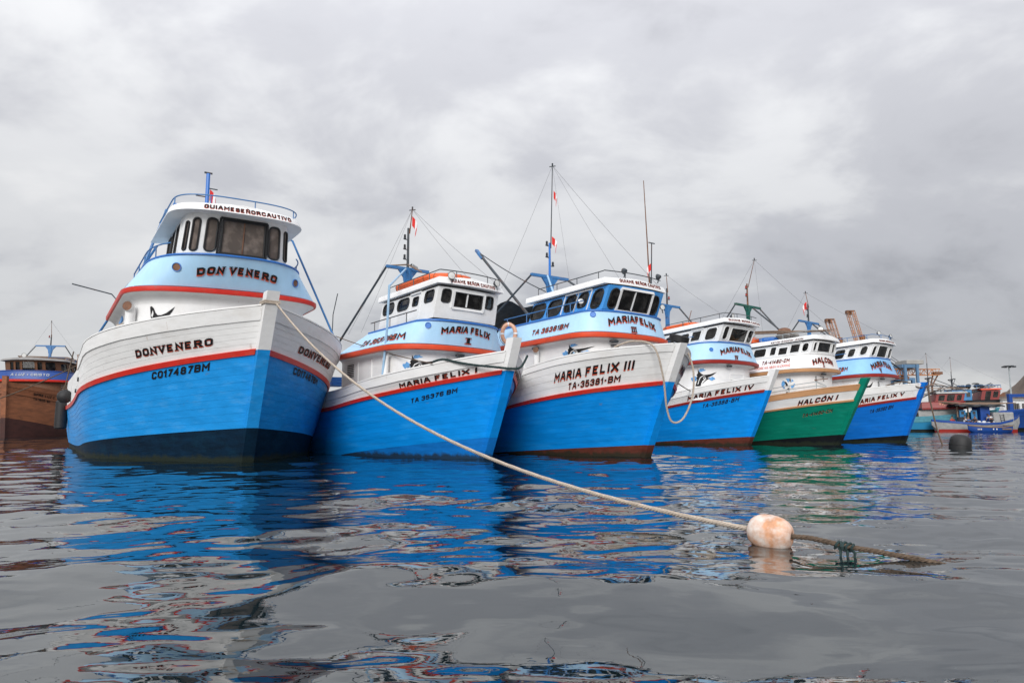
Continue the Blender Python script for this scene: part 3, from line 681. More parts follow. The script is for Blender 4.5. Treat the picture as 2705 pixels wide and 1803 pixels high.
    # louvres: black strips laid on the wall stand for shade between the slats
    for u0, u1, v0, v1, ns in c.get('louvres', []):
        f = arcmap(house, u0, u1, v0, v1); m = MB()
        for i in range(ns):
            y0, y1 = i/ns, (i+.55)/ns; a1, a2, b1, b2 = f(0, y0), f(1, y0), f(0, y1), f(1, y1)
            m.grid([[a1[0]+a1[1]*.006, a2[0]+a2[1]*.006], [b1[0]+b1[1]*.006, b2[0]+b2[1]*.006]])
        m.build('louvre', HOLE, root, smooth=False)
        m = MB()
        for i in range(ns):
            y0, y1 = (i+.55)/ns, (i+1)/ns; p, n = f(0, (y0+y1)/2); p2, n2 = f(1, (y0+y1)/2); m.bar(p+n*.012, p2+n2*.012, .02, .012)
        m.build('louvre_slats', W1, root, smooth=False)
    for u, v, d in c.get('cowls', []):      # bent ventilator pipes against the deckhouse
        p, n = outward(house.P, u, v, cc); p = p+n*.12; d = unit(d); r_ = c.get('cowlr', .07)
        m = MB().tube([p-Vector((0, 0, .9)), p-Vector((0, 0, .02)), p+Vector((0, 0, .05))+d*.02, p+Vector((0, 0, .09))+d*.07, p+Vector((0, 0, .10))+d*.16], r_, 12, caps=False)
        o = m.build('ventilator', W1, root); e_ = p+Vector((0, 0, .10))+d*.15; MB().lathe([(.001, 0), (r_*.96, 0)], e_, d, 12).build('opening', RUSTM, o)
    for u, v, side_ in c.get('panels', []):    # plain joinery panels on the deckhouse
        f = arcmap(house, u[0], u[1], v[0], v[1]); m = MB(); P = [f(0, 0), f(1, 0), f(1, 1), f(0, 1)]
        for (p0, n0), (p1, n1) in zip(P, P[1:]+P[:1]): m.bar(p0+n0*.008, p1+n1*.008, .025, .018)
        m.build('panel_frame', W1, root, smooth=False)
    for u in c.get('soffit', []):
        p, n = outward(band.P, u, 0, cc); n = Vector((n.x, n.y, 0)).normalized(); MB().box(tuple(p-n*.10+Vector((0, 0, -.20))), (.10, .2, .06), math.atan2(n.y, n.x), bev=.015).build('deck_light', STEEL, root)
    # rails
    for args in c.get('rails', []):
        S_ = dict(roof=roof, band=band, wall=wall)[args[0]]; handrail(root, S_, *args[1:])
    for p, d, r_ in c.get('floods', []): floodlight(root, loc(p), d, r_)
    if c.get('mast'): build_mast(root, nm, c['mast'])
    return dict(root=root, H=H, band=band, wall=wall, roof=roof, house=house, pose=(X, Y, t), cc=cc)
def build_mast(root, nm, s):
    a, z0, zp, ztop, mt = s['a'], s['z0'], s['zp'], s['top'], s.get('mat', STEELB); lean = s.get('lean', (0, 0)); arm = s.get('arm', .8)
    m = MB().bar(loc((a, 0, z0-1.1)), loc((a, 0, zp)), .11, .11)
    # gusset plate under the platform
    pl = [(-.08, -.42), (.08, -.42), (.12, -.2), (.28, 0), (.28, .06), (-.28, .06), (-.28, 0), (-.12, -.2)]
    f = [loc((a-.03, y, zp+z)) for y, z in pl]; b_ = [loc((a+.03, y, zp+z)) for y, z in pl]; n = len(pl); m.add(f+b_, [tuple(range(n)), tuple(range(n, 2*n))[::-1]]+[(i, (i+1) % n, n+(i+1) % n, n+i) for i in range(n)])
    m.bar(loc((a, -arm, zp+.02)), loc((a, arm, zp+.02)), .09, .07); mast = m.build('mast', mt, root, smooth=False)
    # upper pole
    zp2 = zp+.05; mid = zp2+(ztop-zp2)*s.get('mid', .55); lx, ly = lean
    P = [loc((a, 0, zp2)), loc((a, 0, mid)), loc((a-lx, -ly, ztop))]
    MB().tube([P[0], P[1]], [.035, .028], 7).build('mast_pole', s.get('pole', STEEL), root); MB().tube([P[1]+Vector((.03, .02, -.15)), P[2]], [.016, .011], 6).build('topmast', s.get('pole2', RUSTM), root)
    m = MB(); m.bar(P[2]+Vector((-.07, -.05, -.02)), P[2]+Vector((.07, .05, -.02)), .02); m.box(tuple(P[2]+Vector((0, 0, .02))), (.03, .03, .09)); m.build('masthead', STEEL, root, smooth=False)
    for k, (f_, sd, red) in enumerate(s.get('lanterns', [])):
        p = P[0].lerp(P[1], f_)+Vector((.01, sd*.10, 0)); lantern(root, p, red); MB().bar(p+Vector((0, 0, -.05)), P[0].lerp(P[1], f_)+Vector((0, 0, -.05)), .015).build('lantern_bracket', STEEL, root, smooth=False)
    for (b1, a2, b2, z2) in s.get('legs', []):
        MB().tube([loc((a, b1*arm, zp)), loc((a2, b2, z2))], .028, 6).build('mast_leg', s.get('legmat', STEEL), root)
    for (a2, b2, z2) in s.get('wires', []):
        MB().tube(sag(P[2], loc((a2, b2, z2)), .04, 8), .0036, 4).build('stay_wire', WIRE, root)
    return P

POSE={
 'DV':(dict(X=-5.160,Y=13.403,t=0.608,rake=0.360,r2=0.020,zt0=2.878,zt1=-1.464,zt2=0.313,zr0=2.085,zr1=-1.653,zr2=0.188,zc=0.245,zb0=0.645,zb1=-0.831,Bt=2.582,Lt=4.006,Br=2.585,Lr=4.598,Bw=2.268,Lw=3.815,p=2.061,Lb=4.561,Bb=2.416),-0.036,-0.016,1.60,dict(L=(1.60,2.05,0.99,3.63),T=(1.21,1.64,1.70,4.27),E=(0.97,1.41,0.86,5.14),wb=(1.47,1.15,.50,4.19),wt=(1.24,1.08,.50,5.17),ft=(1.05,1.35,0.86,5.31))),
 'M1':(dict(X=-0.584,Y=14.233,t=0.634,rake=0.513,r2=-0.032,zt0=2.133,zt1=-2.320,zt2=1.940,zr0=1.764,zr1=-2.192,zr2=1.556,zc=0.180,zb0=0.444,zb1=-1.150,Bt=1.776,Lt=3.640,Br=1.796,Lr=4.119,Bw=1.429,Lw=5.384,p=2.417,Lb=4.886,Bb=1.582),-0.010,0.029,0.70,dict(L=(0.70,1.51,1.27,2.39),T=(0.56,1.03,0.67,2.89),E=(0.36,0.85,0.12,3.65),wb=(0.68,0.80,0.08,2.95),wt=(0.50,0.77,0.08,3.60),ft=(0.41,0.81,0.12,3.79))),
 'M3':(dict(X=2.893,Y=15.200,t=0.608,rake=0.450,r2=0.006,zt0=2.380,zt1=-1.571,zt2=0.174,zr0=1.606,zr1=-1.737,zr2=0.394,zc=0.133,zb0=0.262,zb1=-0.701,Bt=1.874,Lt=2.707,Br=1.887,Lr=3.270,Bw=1.554,Lw=5.104,p=2.882,Lb=4.717,Bb=1.662),-0.016,0.015,0.05,dict(L=(0.05,1.41,0.85,2.72),T=(0.16,1.20,0.57,3.20),E=(-0.02,0.97,0.12,3.78),wb=(0.23,0.87,0.08,3.24),wt=(-0.01,0.85,0.08,3.75),ft=(0.03,0.93,0.12,3.92))),
 'M4':(dict(X=7.501,Y=22.178,t=0.665,rake=0.504,r2=-0.017,zt0=2.190,zt1=-2.000,zt2=-0.280,zr0=1.751,zr1=-1.879,zr2=-0.174,zc=0.169,zb0=0.295,zb1=-0.738,Bt=1.690,Lt=3.526,Br=1.693,Lr=3.932,Bw=1.449,Lw=4.978,p=2.537,Lb=4.714,Bb=1.526),-0.063,0.004,0.01,dict(L=(0.01,1.69,0.96,2.75),T=(0.15,1.37,0.74,3.33),E=(-0.22,1.01,0.12,3.92),wb=(0.17,0.90,0.08,3.36),wt=(-0.06,0.91,0.08,3.87),ft=(-0.17,0.97,0.12,4.06))),
 'HA':(dict(X=10.885,Y=23.193,t=0.692,rake=0.487,r2=0.003,zt0=1.978,zt1=-1.547,zt2=-0.100,zr0=1.487,zr1=-1.518,zr2=-0.180,zc=0.167,zb0=0.346,zb1=-1.034,Bt=1.696,Lt=3.495,Br=1.697,Lr=3.838,Bw=1.451,Lw=4.968,p=2.558,Lb=4.755,Bb=1.520),-0.048,-0.004,0.01,dict(L=(0.01,1.51,1.14,2.57),T=(0.09,1.17,0.92,3.07),E=(-0.02,0.95,0.12,3.54),wb=(0.20,0.86,0.08,3.10),wt=(0.09,0.83,0.08,3.50),ft=(0.03,0.91,0.12,3.68))),
 'M5':(dict(X=14.320,Y=25.389,t=0.686,rake=0.406,r2=-0.002,zt0=2.139,zt1=-1.252,zt2=-0.081,zr0=1.652,zr1=-1.873,zr2=-0.188,zc=0.215,zb0=0.276,zb1=-1.057,Bt=1.698,Lt=3.442,Br=1.695,Lr=3.884,Bw=1.449,Lw=4.975,p=2.561,Lb=4.746,Bb=1.521),-0.060,-0.001,0.19,dict(L=(0.19,1.56,1.07,2.55),T=(0.37,1.21,0.91,3.15),E=(0.21,1.01,0.12,3.70),wb=(0.48,0.92,0.08,3.17),wt=(0.30,0.86,0.08,3.67),ft=(0.26,0.97,0.12,3.84))),
}

# ------------------------------------------------------------------ the six moored boats
MINE = [INK, SIGNW, mat('blue brush marks', (.12, .34, .66), .5, .3, 12)]
VIS = lambda u0, u1, a, b, t='GUIAME SEÑOR CAUTIVO', **k: ('roof', t, (u0, u1, a, b), dict(gap=.22, t=.2, **k))
CF = {}
CF['DV'] = dict(big=True, len=16, tap=.0, hull=HULLB, boot=NAVY, planks=5, rubh=.10, step=5.72, head=.24, stemw=.11, stemp=.16, ledge=RED, housed=1.4, bandend=4.4, wallend=3.0, roofend=3.3,
  glass=GLASSB, gr=.022, portin=RUSTM, cowlr=.10,
  windows=[(.65, .75, .2, .8, .06), (.40, .55, .19, .87, .09), (.15, .29, .2, .89, .09), (-.18, .10, .19, .89, .02, 'dark'), (-.45, -.24, .185, .88, .09), (-.80, -.60, .2, .85, .06), (1.15, 1.55, .28, .86, .06), (1.72, 2.12, .3, .88, .06), (2.3, 2.7, .3, .88, .06)], doors=[(1.05, 1.64)],
  ports=[(.397, .58), (-.466, .47)],
  texts=[('hull', 'DONVENERO', (1.92, .58, 3.37, 3.36, .235), dict(serif=True, t=.24, gap=.26)), ('hull', 'CO17487BM', (1.62, .635, 2.812, 2.818, .105), dict(shadow=None, t=.24)),
    ('hull', 'DONVENERO', (.69, 2.15, 3.33, 3.36, .24, -1), dict(serif=True, t=.24, gap=.26)), ('hull', 'CO17487BM', (.72, 1.75, 2.825, 2.825, .105, -1), dict(shadow=None, t=.24)),
    ('band', 'DON VENERO', (.225, -.25, .345, .565, .13), dict(serif=True, t=.27, gap=.26, sh=(-.03, -.2))), ('roof', 'GUIAMESEÑORCAUTIVO', (.285, -.44, .2, .78), dict(t=.25, gap=.2)),
    ('band', 'CO17487BM', (2.3, 1.2, .12, .36), dict(ink=FADED, shadow=None))],
  rails=[('roof', (-.96, 2.7), 1, .19, -.05, STEELB, .015, .8, 40), ('band', (.55, 3.1), 1, .27, -.02, STEELB, .016, .9, 26), ('band', (-2.0, -.62), 1, .27, -.02, STEELB, .016, .9, 20)],
  cowls=[(.83, .86, (.8, -.5, 0))], louvres=[(2.9, 2.5, .5, .93, 8), (1.75, 1.35, .5, .93, 8)], panels=[((2.35, 1.9), (.3, .98), 1)],
  decals=[(MARLIN_TAIL, ((.66, .36, .56, .96), MINE))])
def felix(num, reg, name_args, num_args, band_args, roman_args, roman, vis_args, side=None, port=False, **kw):
    T = [('hull', 'MARIA FELIX '+num, name_args, dict(t=.22, sh=(-.02, -.15))), ('hull', reg, num_args, dict(shadow=kw.pop('regsh', None), t=.2)),
         ('band', 'MARIA FELIX' if kw.pop('gapname', True) else 'MARIAFELIX', band_args, dict(t=.24, gap=.16, sh=(-.02, -.16))), ('band', roman, roman_args, dict(serif=True, t=.24, sh=(-.02, -.15))), VIS(*vis_args)]
    if side: T.append(('band', side[0], side[1], dict(t=.17, sh=(-.02, -.15))))
    if port: T += [('hull', 'MARIA FELIX '+num, port[0], dict(t=.22)), ('hull', reg, port[1], dict(t=.2, shadow=None))]
    d = dict(texts=T, rubh=.075, planks=4); d.update(kw); return d
RM = lambda e=3.4, mt=STEEL: [('roof', (-.97, e), 1, .17, -.06, mt, .012, .7, 30)]
BR = lambda u0=1.05, u1=4.0, mt=STEEL: [('band', (u0, u1), 1, .24, -.03, mt, .013, .8, 22)]
CF['M1'] = felix('I', 'TA 35376 BM', (1.79, .38, 3.22, 3.36, .52), (1.54, .66, 2.735, 2.785, .075), (.265, -.25, .44, .70, .14), (.012, -.028, .13, .38), 'I', (.68, -.68, .22, .78), ('TA 35376BM', (2.3, .66, .2, .48)),
  ((.32, 1.55, 3.2, 3.2, .6, -1), (.45, 1.3, 2.75, 2.75, .075, -1)), tap=.08, hull=HULLB2, boot=DBLUE, head=.27, planks=2, bandend=3.25, wallend=3.7, roofend=3.9,
  windows=[(.615, .87, .51, .93, .06), (-.41, .48, .42, .86, .03, 'box'), (-.815, -.535, .49, .9, .06), (1.15, 1.54, .56, .94, .08), (1.83, 2.08, .57, .86, .04), (2.27, 2.84, .54, .94, .12), (3.03, 3.6, .55, .95, .12)], doors=[(1.72, 2.2)],
  ports=[(.524, .766)], rails=RM()+BR(.95, 3.2), cowls=[(.86, .93, (-.1, .9, 0))], louvres=[(.13, -.02, .82, .98, 9), (2.9, 2.5, .66, .96, 7)], panels=[((2.25, 1.5), (.3, .98), 1)], soffit=[.02],
  decals=[(MARLIN, ((.66, .2, .60, 1.0), MINE))], floods=[((.38, .58, 3.84), (.9, -.25, .1), .085), ((.38, -.60, 3.82), (.9, .15, .1), .085)],
  mast=dict(a=3.5, z0=3.7, zp=4.6, top=6.14, lean=(.2, 0), mid=.7, arm=.6, lanterns=[(.25, -1, 0), (.5, -1, 0), (.75, -1, 0)], legs=[(1, 5.2, 1.1, 2.8), (-1, 4.6, -1.1, 2.8)], wires=[(4.8, 1.0, 3.0), (4.9, .6, 3.1), (.4, -.6, 3.8), (.9, -.3, 3.85)]))
CF['M3'] = felix('III', 'TA-35381-BM', (1.74, .41, 3.465, 3.53, .275), (1.41, .56, 3.13, 3.17, .21), (.355, -.24, .28, .60, .27), (.07, .01, .06, .33), 'III', (.6, -.79, .42, .96), ('TA 35381BM', (2.45, 1.07, .27, .52)),
  ((.3, 1.5, 3.45, 3.45, .28, -1), (.5, 1.3, 3.13, 3.13, .2, -1)), tap=.08, hull=HULLB2, boot=MAROON, head=.02, wall=MIDB, gapname=False, regsh=ORSH, roofmat=WHITE, ledge=RED2, gr=.018,
  windows=[(.63, .895, .06, .87, .13), (-.49, .555, .05, .85, .02, 'box'), (-.88, -.53, .05, .83, .14), (1.12, 1.46, .1, .9, .14), (1.64, 1.96, .28, .91, .1), (2.06, 2.44, .22, .93, .13), (2.58, 3.1, .2, .9, .13), (3.22, 3.78, .22, .9, .13)], doors=[(1.55, 2.02), (2.02, 2.5)], surround=WHITE,
  ports=[(.637, .805)], rails=RM(3.5)+BR(.9, 4.0, STEELB), cowls=[(2.05, .86, (.75, -.65, 0))], louvres=[(.285, .17, .83, .97, 4)], panels=[((3.4, 2.7), (.3, .95), 1)], soffit=[.25, 2.3],
  decals=[(MARLIN, ((1.2, .52, .66, 1.0), MINE))], floods=[((.1, .39, 4.12), (-.9, .1, .0), .075), ((.1, -.69, 4.12), (-.9, -.1, 0), .075), ((.12, .72, 3.86), (.7, -.7, 0), .045), ((.2, -.95, 3.45), (.9, -.2, .1), .07), ((.9, .98, 3.5), (.8, -.5, .1), .07)],
  mast=dict(a=3.3, z0=3.9, zp=4.58, top=7.64, lean=(.15, 0), mid=.30, arm=.62, pole=TRIMB, pole2=STEEL, lanterns=[(.35, 1, 0), (.6, -1, 0), (.95, -1, 0)], legs=[(1, 5.2, 1.25, 3.0), (-1, 2.6, -1.1, 3.95)], wires=[(4.9, 1.1, 3.2), (.3, .3, 3.95), (1.6, .7, 3.95), (.2, -.8, 3.95)]))
CF['M4'] = felix('IV', 'TA-35388-BM', (1.94, .28, 3.30, 3.395, .54), (1.44, .53, 2.79, 2.835, .095), (.335, -.22, .26, .54, .25), (.09, .03, .03, .27), 'IV', (.83, -.97, .32, .8), tap=.03, hull=HULLB2, boot=MAROON, rub=DRED, ledge=DRED, head=.2, gapname=False, planks=3,
  windows=[(.65, .89, .11, .9, .09), (-.47, .51, .06, .83, .03), (-.92, -.53, .08, .85, .09), (1.17, 1.6, .18, .9, .12), (1.8, 2.17, .27, .88, .02), (2.27, 2.65, .23, .86, .1), (2.85, 3.3, .23, .86, .1)], gasket=WHITE, doors=[(1.74, 2.24)],
  ports=[(.532, .564)], rails=RM(3.4)+BR(1.0, 4.0, STEELB), soffit=[.15], decals=[(MARLIN, ((.88, .36, .42, .98), MINE))], panels=[((.1, -.12), (.6, .78), 1)],
  floods=[((.1, .25, 4.2), (.9, .1, 0), .09), ((-.1, .5, 4.0), (.9, -.1, .1), .05)], 
  mast=dict(a=3.0, z0=4.0, zp=4.95, top=6.1, arm=.7, lanterns=[(.4, 1, 1)], legs=[(1, 4.4, 1.2, 3.0), (-1, 2.2, -1.15, 3.75)], wires=[(.2, .3, 4.1)]))
CF['HA'] = dict(tap=.03, hull=GREEN, boot=BLACKH, rub=TAN, cap=TAN, ledge=TAN, band=WHITE, rim=WHITE, stemmat=GREEN, headmat=GREEN, head=.22, rubh=.05, planks=3, gasket=WHITE,
  windows=[(.73, .905, .15, .86, .05), (-.35, .635, .12, .9, .03), (-.85, -.52, .15, .88, .05), (1.115, 1.34, .15, .86, .1), (1.43, 1.77, .17, .88, .01), (1.87, 2.2, .11, .74, .03), (2.3, 2.52, .17, .88, .05), (2.68, 3.16, .14, .88, .08)], doors=[(1.40, 1.8), (1.83, 2.24)],
  texts=[('hull', 'HALCÓN I', (1.37, .41, 3.13, 3.25, .5), dict(t=.24)), ('hull', 'TA-41480-CM', (1.14, .414, 2.645, 2.71, .105), dict(t=.22, shadow=TAN)), ('band', 'HALCON', (.375, -.05, .2, .56, .2), dict(t=.22, sh=(-.07, -.07))), ('band', 'I', (.165, .125, .09, .36), dict(serif=True)),
    ('band', 'TA-41480-CM', (1.73, .87, .51, .76), dict(t=.2)), ('band', 'MADRE MA NBAM NI CAMINO', (1.88, .82, .17, .34), dict(ink=ORSH, shadow=None, t=.16)), ('roof', 'KEVIN EDOCIN JHON', (2.53, 1.36, .12, .6), dict(t=.18, sh=(-.07, -.04)))],
  rails=RM(3.2, RAILG), soffit=[.1], louvres=[(.25, .21, .79, .96, 6), (.06, .03, .79, .96, 6)],
  decals=[([(2, [(.5+.36*math.cos(6.283*i/24), .55+.30*math.sin(6.283*i/24)) for i in range(24)]), (1, [(.0, .92), (.2, .94), (.42, .8), (.52, .6), (.6, .78), (.56, .98), (.66, 1.0), (.7, .8), (.66, .62), (.86, .72), (.9, .6), (.7, .46), (.62, .4), (.7, .3), (.9, .26), (.98, .2), (.8, .18), (.72, .08), (.6, .04), (.5, .1), (.3, .0), (.42, .16), (.2, .26), (.34, .34), (.28, .46), (.36, .56), (.3, .72), (.16, .84)]),
     (0, [(.3, .72), (.42, .66), (.5, .5), (.46, .38), (.38, .46), (.36, .58)]), (0, [(.44, .3), (.54, .36), (.6, .28), (.52, .2)]), (0, [(.58, .7), (.62, .9), (.66, .74), (.63, .62)]), (0, [(.3, .02), (.42, .14), (.5, .1), (.42, .06)])], ((.95, .62, .40, 1.0), MINE))],
  floods=[((.35, -.1, 3.98), (.5, -.8, .2), .09), ((2.6, .5, 3.95), (.5, -.8, -.3), .1)], 
  mast=dict(a=3.05, z0=4.0, zp=5.1, top=6.82, lean=(.42, -.12), mid=.5, arm=.85, mat=STEELG, pole=RUSTM, lanterns=[(.45, -1, 1), (.8, -1, 1)], legs=[(1, 4.4, 1.1, 3.2), (-1, 2.0, -1.5, 3.5), (-.35, 1.9, -.75, 3.9)], wires=[(.2, -.9, 3.9), (4.6, 1.0, 3.2), (2.3, .3, 3.9)]))
CF['M5'] = felix('V', 'TA-35392 BM', (1.64, .34, 3.14, 3.5, .42), (1.14, .53, 2.715, 2.78, .105), (.44, -.06, .23, .58, .24), (.255, .195, .04, .34), 'V', (.62, -.77, .36, .8), ('TA 35392BM', (1.95, .95, .29, .53)), tap=.03, hull=HULLB3, boot=BLACKH, rub=DRED, ledge=DRED, head=.05, headmat=HULLB3, planks=3, band=mat('deeper sky blue paint', (.25, .50, .80), .42, .06),
  windows=[(.70, .935, .12, .84, .1), (-.28, .54, .07, .88, .03), (-.9, -.46, .09, .8, .1), (1.15, 1.41, .23, .88, .12), (1.6, 1.86, .2, .81, .08), (1.98, 2.38, .14, .86, .1), (2.6, 3.1, .14, .86, .1)], gasket=WHITE, doors=[(1.5, 1.92)],
  rails=RM(3.4, STEELB)+BR(1.0, 3.4, STEELB), soffit=[.15], louvres=[(.22, .17, .55, .95, 9)], decals=[(MARLIN_TAIL, ((.60, .34, .6, .95), MINE))],
  floods=[((.42, .24, 4.1), (.85, -.3, .1), .085), ((.42, -.80, 4.06), (.85, -.1, .1), .085)],
  mast=dict(a=3.26, z0=4.0, zp=4.83, top=6.11, lean=(-.1, .05), mid=.6, arm=.8, lanterns=[(.3, -1, 0), (.7, -1, 1)], legs=[(1, 4.4, 1.1, 3.2), (-1, 2.2, -1.5, 3.4), (-.3, 2.3, -.6, 3.8)], wires=[(.3, -.9, 3.9), (4.6, .9, 3.2)]))
BOATS = {}
LAB = {'DV': ('fishing_boat', 'largest bright blue and white wooden fishing boat with tall wheelhouse and brown windows'),
 'M1': ('fishing_boat', 'blue fishing boat with all white wheelhouse and orange raft on its roof'),
 'M3': ('fishing_boat', 'blue fishing boat with mid blue wheelhouse and tyre hung on its white bow'),
 'M4': ('fishing_boat', 'blue fishing boat moored directly left of the green hulled boat'),
 'HA': ('fishing_boat', 'green hulled fishing boat with tan rails and eagle emblem'),
 'M5': ('fishing_boat', 'rightmost moored blue fishing boat with dark waterline and white wheelhouse')}
for k in POSE:
    BOATS[k] = build_boat(k, POSE[k], *LAB[k], dict(CF[k], group='fishing boats moored side by side'))

# ------------------------------------------------------------------ water
def axis(near, far, d0, g, lim):
    v = [0.0]
    while v[-1] < lim: v.append(v[-1]+max(d0, abs(v[-1])*g))
    return v
xs = axis(0, 0, .035, .009, 70); xs = [-x for x in xs[:0:-1]]+xs; xs = [-3000, -900, -300, -120]+xs+[120, 300, 900, 3000]
ys = [-400, -60, -12, -4, -1.5, -.4]; y = .4
while y < 95: ys.append(y); y += max(.02, y*.0052)
ys += [110, 140, 200, 320, 600, 1200, 3000]
xs = np.array(xs); ys = np.array(ys); XX, YY = np.meshgrid(xs, ys)
dx = np.gradient(xs)[None, :]; dy = np.gradient(ys)[:, None]; rng = np.random.RandomState(11); ZZ = np.zeros_like(XX)
D = np.sqrt(XX**2+YY**2)
calm = 1/(1+(D/60)**2)
patch = .75+.25*np.sin(XX*.21+YY*.13+1)*np.sin(YY*.17-XX*.09+2)       # gusts leave some water smoother
for i in range(130):
    lam = float(np.exp(rng.uniform(math.log(.15), math.log(4.0)))); th = rng.normal(math.radians(100), .75); k = 2*math.pi/lam
    slope = .0105*(lam/.4)**.15 if lam < .8 else .0072
    kx, ky = k*math.cos(th), k*math.sin(th)
    fade = np.clip(1.6-4*np.maximum(np.abs(kx)*dx, np.abs(ky)*dy)/(2*math.pi)*1.0, 0, 1)
    ph = rng.uniform(0, 6.28); warp = .35*np.sin(XX*.8/lam**.5+i)+.35*np.sin(YY*.7/lam**.5+2*i)
    chop = np.clip(.78+(D-3)/7, .78, 1.25)*(1+.25*np.clip(-XX/8, -1, 1)) if lam < .8 else 1.0      # short wavelets away from the lee of the dinghy
    ZZ += slope/k*np.sin(kx*XX+ky*YY+ph+warp)*fade*(patch if lam < 1 else 1)*chop
ZZ *= calm
# low wash rolling out from the photographer's dinghy
near = np.exp(-(D/3.7)**2); k1 = 2*math.pi/1.75
ZZ -= near*.17/k1*np.sin(k1*(YY-2.22)+.35*XX+.4*np.sin(XX*1.7+.6))
ZZ += near*.05/(2*math.pi/.95)*np.sin(2*math.pi/.95*(YY*.9+XX*.45)+1.1+.5*np.sin(YY*1.7))
ZZ += near*.045/(2*math.pi/1.3)*np.sin(2*math.pi/1.3*(XX*.8-YY*.5)+.4)
# rings around the float
bx_, by_ = 1.62, 4.36; rr = np.sqrt((XX-bx_)**2+(YY-by_)**2); ZZ += .0022*np.sin(rr*38)*np.exp(-rr*3.2)*(rr < 1.6)
me = bpy.data.meshes.new('water'); nv = XX.size; me.vertices.add(nv); me.vertices.foreach_set('co', (np.stack([XX, YY, ZZ], -1)*K).astype(np.float32).ravel())
ny_, nx_ = XX.shape; idx = np.arange(nv).reshape(ny_, nx_); quads = np.stack([idx[:-1, :-1], idx[:-1, 1:], idx[1:, 1:], idx[1:, :-1]], -1).reshape(-1, 4)
me.loops.add(quads.size); me.loops.foreach_set('vertex_index', quads.ravel().astype(np.int32)); me.polygons.add(len(quads)); me.polygons.foreach_set('loop_start', np.arange(0, quads.size, 4, dtype=np.int32)); me.polygons.foreach_set('loop_total', np.full(len(quads), 4, dtype=np.int32))
me.polygons.foreach_set('use_smooth', np.ones(len(quads), dtype=bool)); me.update(calc_edges=True)
wm = bpy.data.materials.new('harbour water'); wm.use_nodes = True; t_ = wm.node_tree; p_ = t_.nodes['Principled BSDF']
p_.inputs['Base Color'].default_value = (.004, .011, .014, 1); p_.inputs['Roughness'].default_value = .015; p_.inputs['IOR'].default_value = 2.0; p_.inputs['Specular IOR Level'].default_value = .5
tcn = t_.nodes.new('ShaderNodeTexCoord'); mpn = t_.nodes.new('ShaderNodeMapping'); mpn.inputs['Scale'].default_value = (1, 1.9, 1); t_.links.new(tcn.outputs['Object'], mpn.inputs[0])
bump = None
for sc_, det, st, dist in ((.9, 2, .14, .10), (3.2, 3, .07, .03)):
    n_ = t_.nodes.new('ShaderNodeTexNoise'); n_.inputs['Scale'].default_value = sc_; n_.inputs['Detail'].default_value = det; n_.inputs['Roughness'].default_value = .45; t_.links.new(mpn.outputs[0], n_.inputs['Vector'])
    b_ = t_.nodes.new('ShaderNodeBump'); b_.inputs['Strength'].default_value = st; b_.inputs['Distance'].default_value = dist; t_.links.new(n_.outputs[0], b_.inputs['Height'])
    if bump: t_.links.new(bump.outputs[0], b_.inputs['Normal'])
    bump = b_
t_.links.new(bump.outputs[0], p_.inputs['Normal']); me.materials.append(wm)
wo = bpy.data.objects.new('water', me); COL.objects.link(wo); tag(wo, 'calm dark harbour water reflecting the boats', 'water', kind='structure')

# ------------------------------------------------------------------ fittings of the nearest boat
B = BOATS; DV, M1, M3, M4, HA, M5 = [B[k] for k in ('DV', 'M1', 'M3', 'M4', 'HA', 'M5')]
r = DV['root']
def pipe(root, name, pts, rad, mt=STEELB, n=7): return MB().tube([loc(p) for p in pts], rad, n).build(name, mt, root)
MB().tube([loc((5.3, 0, 5.3)), loc((5.3, 0, 7.40))], .05, 8).build('mast', TRIMB, r)
m = MB(); m.bar(loc((5.3, -.1, 7.42)), loc((5.3, .1, 7.42)), .04); m.bar(loc((5.3, 0, 7.0)), loc((5.3, -.25, 7.0)), .025); m.bar(loc((5.3, 0, 6.75)), loc((5.3, .28, 6.75)), .025); m.build('mast_peg', STEEL, r, smooth=False)
m = MB(); m.bar(loc((5.0, -.55, 6.22)), loc((5.0, .85, 6.30)), .11, .09); m.bar(loc((5.0, .6, 6.2)), loc((5.3, .0, 5.9)), .07); m.bar(loc((5.0, -.55, 6.2)), loc((5.3, .0, 5.85)), .07); m.build('mast_crossarm', TRIMB, r, smooth=False)
pipe(r, 'stay_pipe', catmull([(4.6, .55, 6.2), (5.0, .98, 6.05), (5.0, 1.06, 5.9), (4.5, 1.90, 3.05)], 5), .034); pipe(r, 'stay_pipe', [(5.0, 1.16, 5.17), (7, 2.18, 3.05)], .03)
pipe(r, 'stay_pipe', [(3.2, -1.45, 5.42), (3.2, -1.69, 5.34), (2.4, -2.58, 2.82)], .027); pipe(r, 'whip_aerial', [(6, 2.87, 4.17), (6, 2.0, 4.0), (6, 1.88, 3.86), (6, 1.94, 3.55)], .016, STEEL)
m = MB(); m.tube([loc((4.55, 1.95, 3.02)), loc((4.4, 1.75, 3.10)), loc((4.3, 1.6, 3.0)), loc((4.5, 1.8, 2.92))], .035, 6); m.build('mooring_coil', ROPEW, r)
for (s, v) in ((4.9, 3.55), (5.6, 3.3)):
    p, n = hullmap(DV['H'], s, s+.1, v, v, .1)(0, 0); MB().lathe([(.05, .03), (.05, 0), (.035, 0), (.035, .03)], p, n, 10).build('hawse_pipe', STEEL, r)
q = DV['H'].P(6.2, 4.3); pipe(r, 'aft_post', [(8.4, 2.5, 1.9), (8.4, 2.52, 2.62)], .03, RUSTM); pipe(r, 'aft_post', [(9.8, 2.45, 1.9), (9.8, 2.47, 2.5)], .03, RUSTM)
H = DV['H']; zt = H.z('top', 0)
m = MB()
